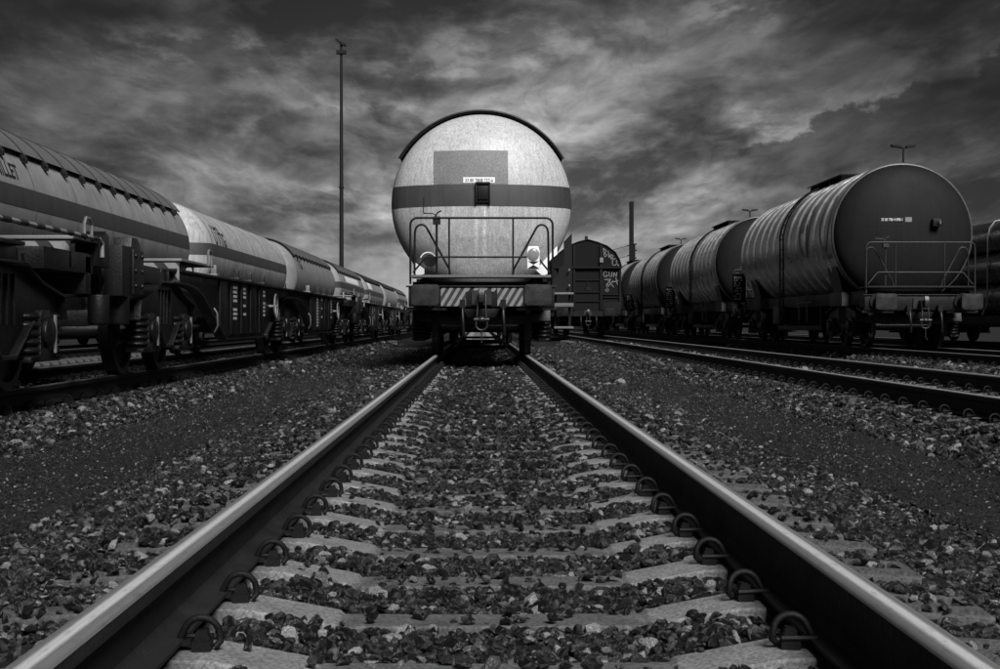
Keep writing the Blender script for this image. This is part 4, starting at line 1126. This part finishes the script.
# ------------------------------------------------------------------ wagon with a stack of pipes at the right edge
pw = empty('flat_wagon', (13.7, 27.5, 0), 'flat wagon beneath the pipe stack at the right edge', 'flat wagon')
mb = MB(); mb.box(-1.35,1.35,.3,19.7,.50,.70); mb.box(-.3,.3,0,20,.42,.8); mb.build('deck', 'frame', pw)
for y in (2.8, 17.2): 
    b_ = add_bogie(pw, y); b_.location.z = -.12 if False else 0
mb = MB(); mb.box(-1.38,1.38,.63,.75,.5,.8); mb.build('headstock', 'frame', pw)
for i in range(3):
    for j in range(3):
        mb = MB(); r = .395; mb.lathe([(r-.03,0),(r,.0),(r,18.4),(r-.03,18.4)], 'y', (0,0,0), 32, cap=False); mb.lathe([(r-.03,0),(r-.03,18.4)], 'y', (0,0,0), 32, cap=False)
        o = mb.build('pipe', 'pipe', None, (13.7+(i-1)*.81, 28.3, 1.10+.785*j), angle=60)
        tag(o, 'large dark pipe, %s of the %s layer in the right edge stack' % (('left','middle','right')[i], ('bottom','middle','top')[j]), 'pipe', 'large pipes stacked at the right edge')
mb = MB()
for y in (36.75,): 
    mb.tube([(13.7-1.36,y,.72),(13.7-1.235,y,1.0),(13.7-1.225,y,2.6),(13.7-1.18,y,2.86),(13.7-1.05,y,3.03),(13.7-.8,y,3.085),(13.7+.8,y,3.085),(13.7+1.22,y,2.7),(13.7+1.22,y,.72)], .022, 8)
tag(mb.build('strap', 'galv'), 'pale lashing strap over the stack of dark pipes', 'strap')

# ------------------------------------------------------------------ masts and lamps
fm = empty('floodlight_mast', (-13.6, 148, -.34), 'tall thin floodlight mast rising behind the left tank wagons', 'mast')
mb = MB(); mb.lathe([(.24,0),(.22,6),(.19,14),(.12,28.2)], 'z', (0,0,0), 14); mb.lathe([(.26,14.1),(.26,14.25)], 'z', (0,0,0), 14); mb.build('pole', 'mast', fm)
mb = MB(); mb.box(-.48,.48,-.3,.3,27.3,27.65); mb.build('crossarm', 'mast', fm)
for x, z, a in ((-.25,28.35,-35),(.2,28.2,0)):
    mb = MB(); mb.prism([(x-.32,z+.35 if a else z+.05),(x+.22,z-.15),(x+.25,z+.12),(x-.2,z+.42 if a else z+.2)], 'y', -.3, .3); mb.build('floodlight', 'mast', fm)
cm = empty('catenary_mast', (12.15, 120, -.34), 'stout dark mast rising behind the right tank wagons beside the covered wagon', 'mast')
mb = MB(); mb.prism([(-.19,0),(.19,0),(.165,10.55),(-.165,10.55)], 'y', -.17, .17); mb.build('post', 'concrete_mast', cm, bevel=.02)
mb = MB()
for z in (5.2,6.0,6.6,7.1): mb.box(.17,.42,-.08,.08,z,z+.10)
for z in (5.4,6.2,7.0): mb.box(-.34,-.17,-.06,.06,z,z+.08)
mb.box(.19,.30,-.1,.1,2,7.2); mb.build('bracket', 'concrete_mast', cm)
for k_, (z, ex, ez) in enumerate(((7.0,-14,4.6),(6.2,-14,3.2),(5.4,-13,2.2))):
    mb = MB(); mb.tube([(12.15-.3,120,z-.34),(12.15-.3+ex*.5,150,z-.34+(ez-z)*.42),(12.15-.3+ex,180,ez)], .02, 5)
    tag(mb.build('overhead_wire', 'mast'), ('topmost','middle','lowest')[k_] + ' thin overhead wire slanting down left from the stout dark mast', 'wire', 'overhead wires at the stout mast')
for y, lab in ((95, 'double armed lamp post directly above the nearest dark tank'), (149, 'double armed lamp post above the second dark tank wagon'), (200, 'smallest double armed lamp post, beside the stout dark mast')):
    l_ = empty('lamp_post', (26.9, y, -.34), lab, 'lamp post', 'double armed lamp posts beyond the right wagons')
    mb = MB(); mb.lathe([(.12,0),(.10,5),(.06,12.0)], 'z', (0,0,0), 10); mb.build('pole', 'mast', l_)
    for s in (-1, 1):
        mb = MB(); mb.tube([(0,0,11.95),(s*.3,0,12.0)], .05, 6); mb.build('arm', 'mast', l_)
        mb = MB(); mb.prism([(s*.12,11.97),(s*.72,12.03),(s*.78,12.17),(s*.20,12.12)], 'y', -.2, .2); mb.build('lamp_head', 'mast', l_)
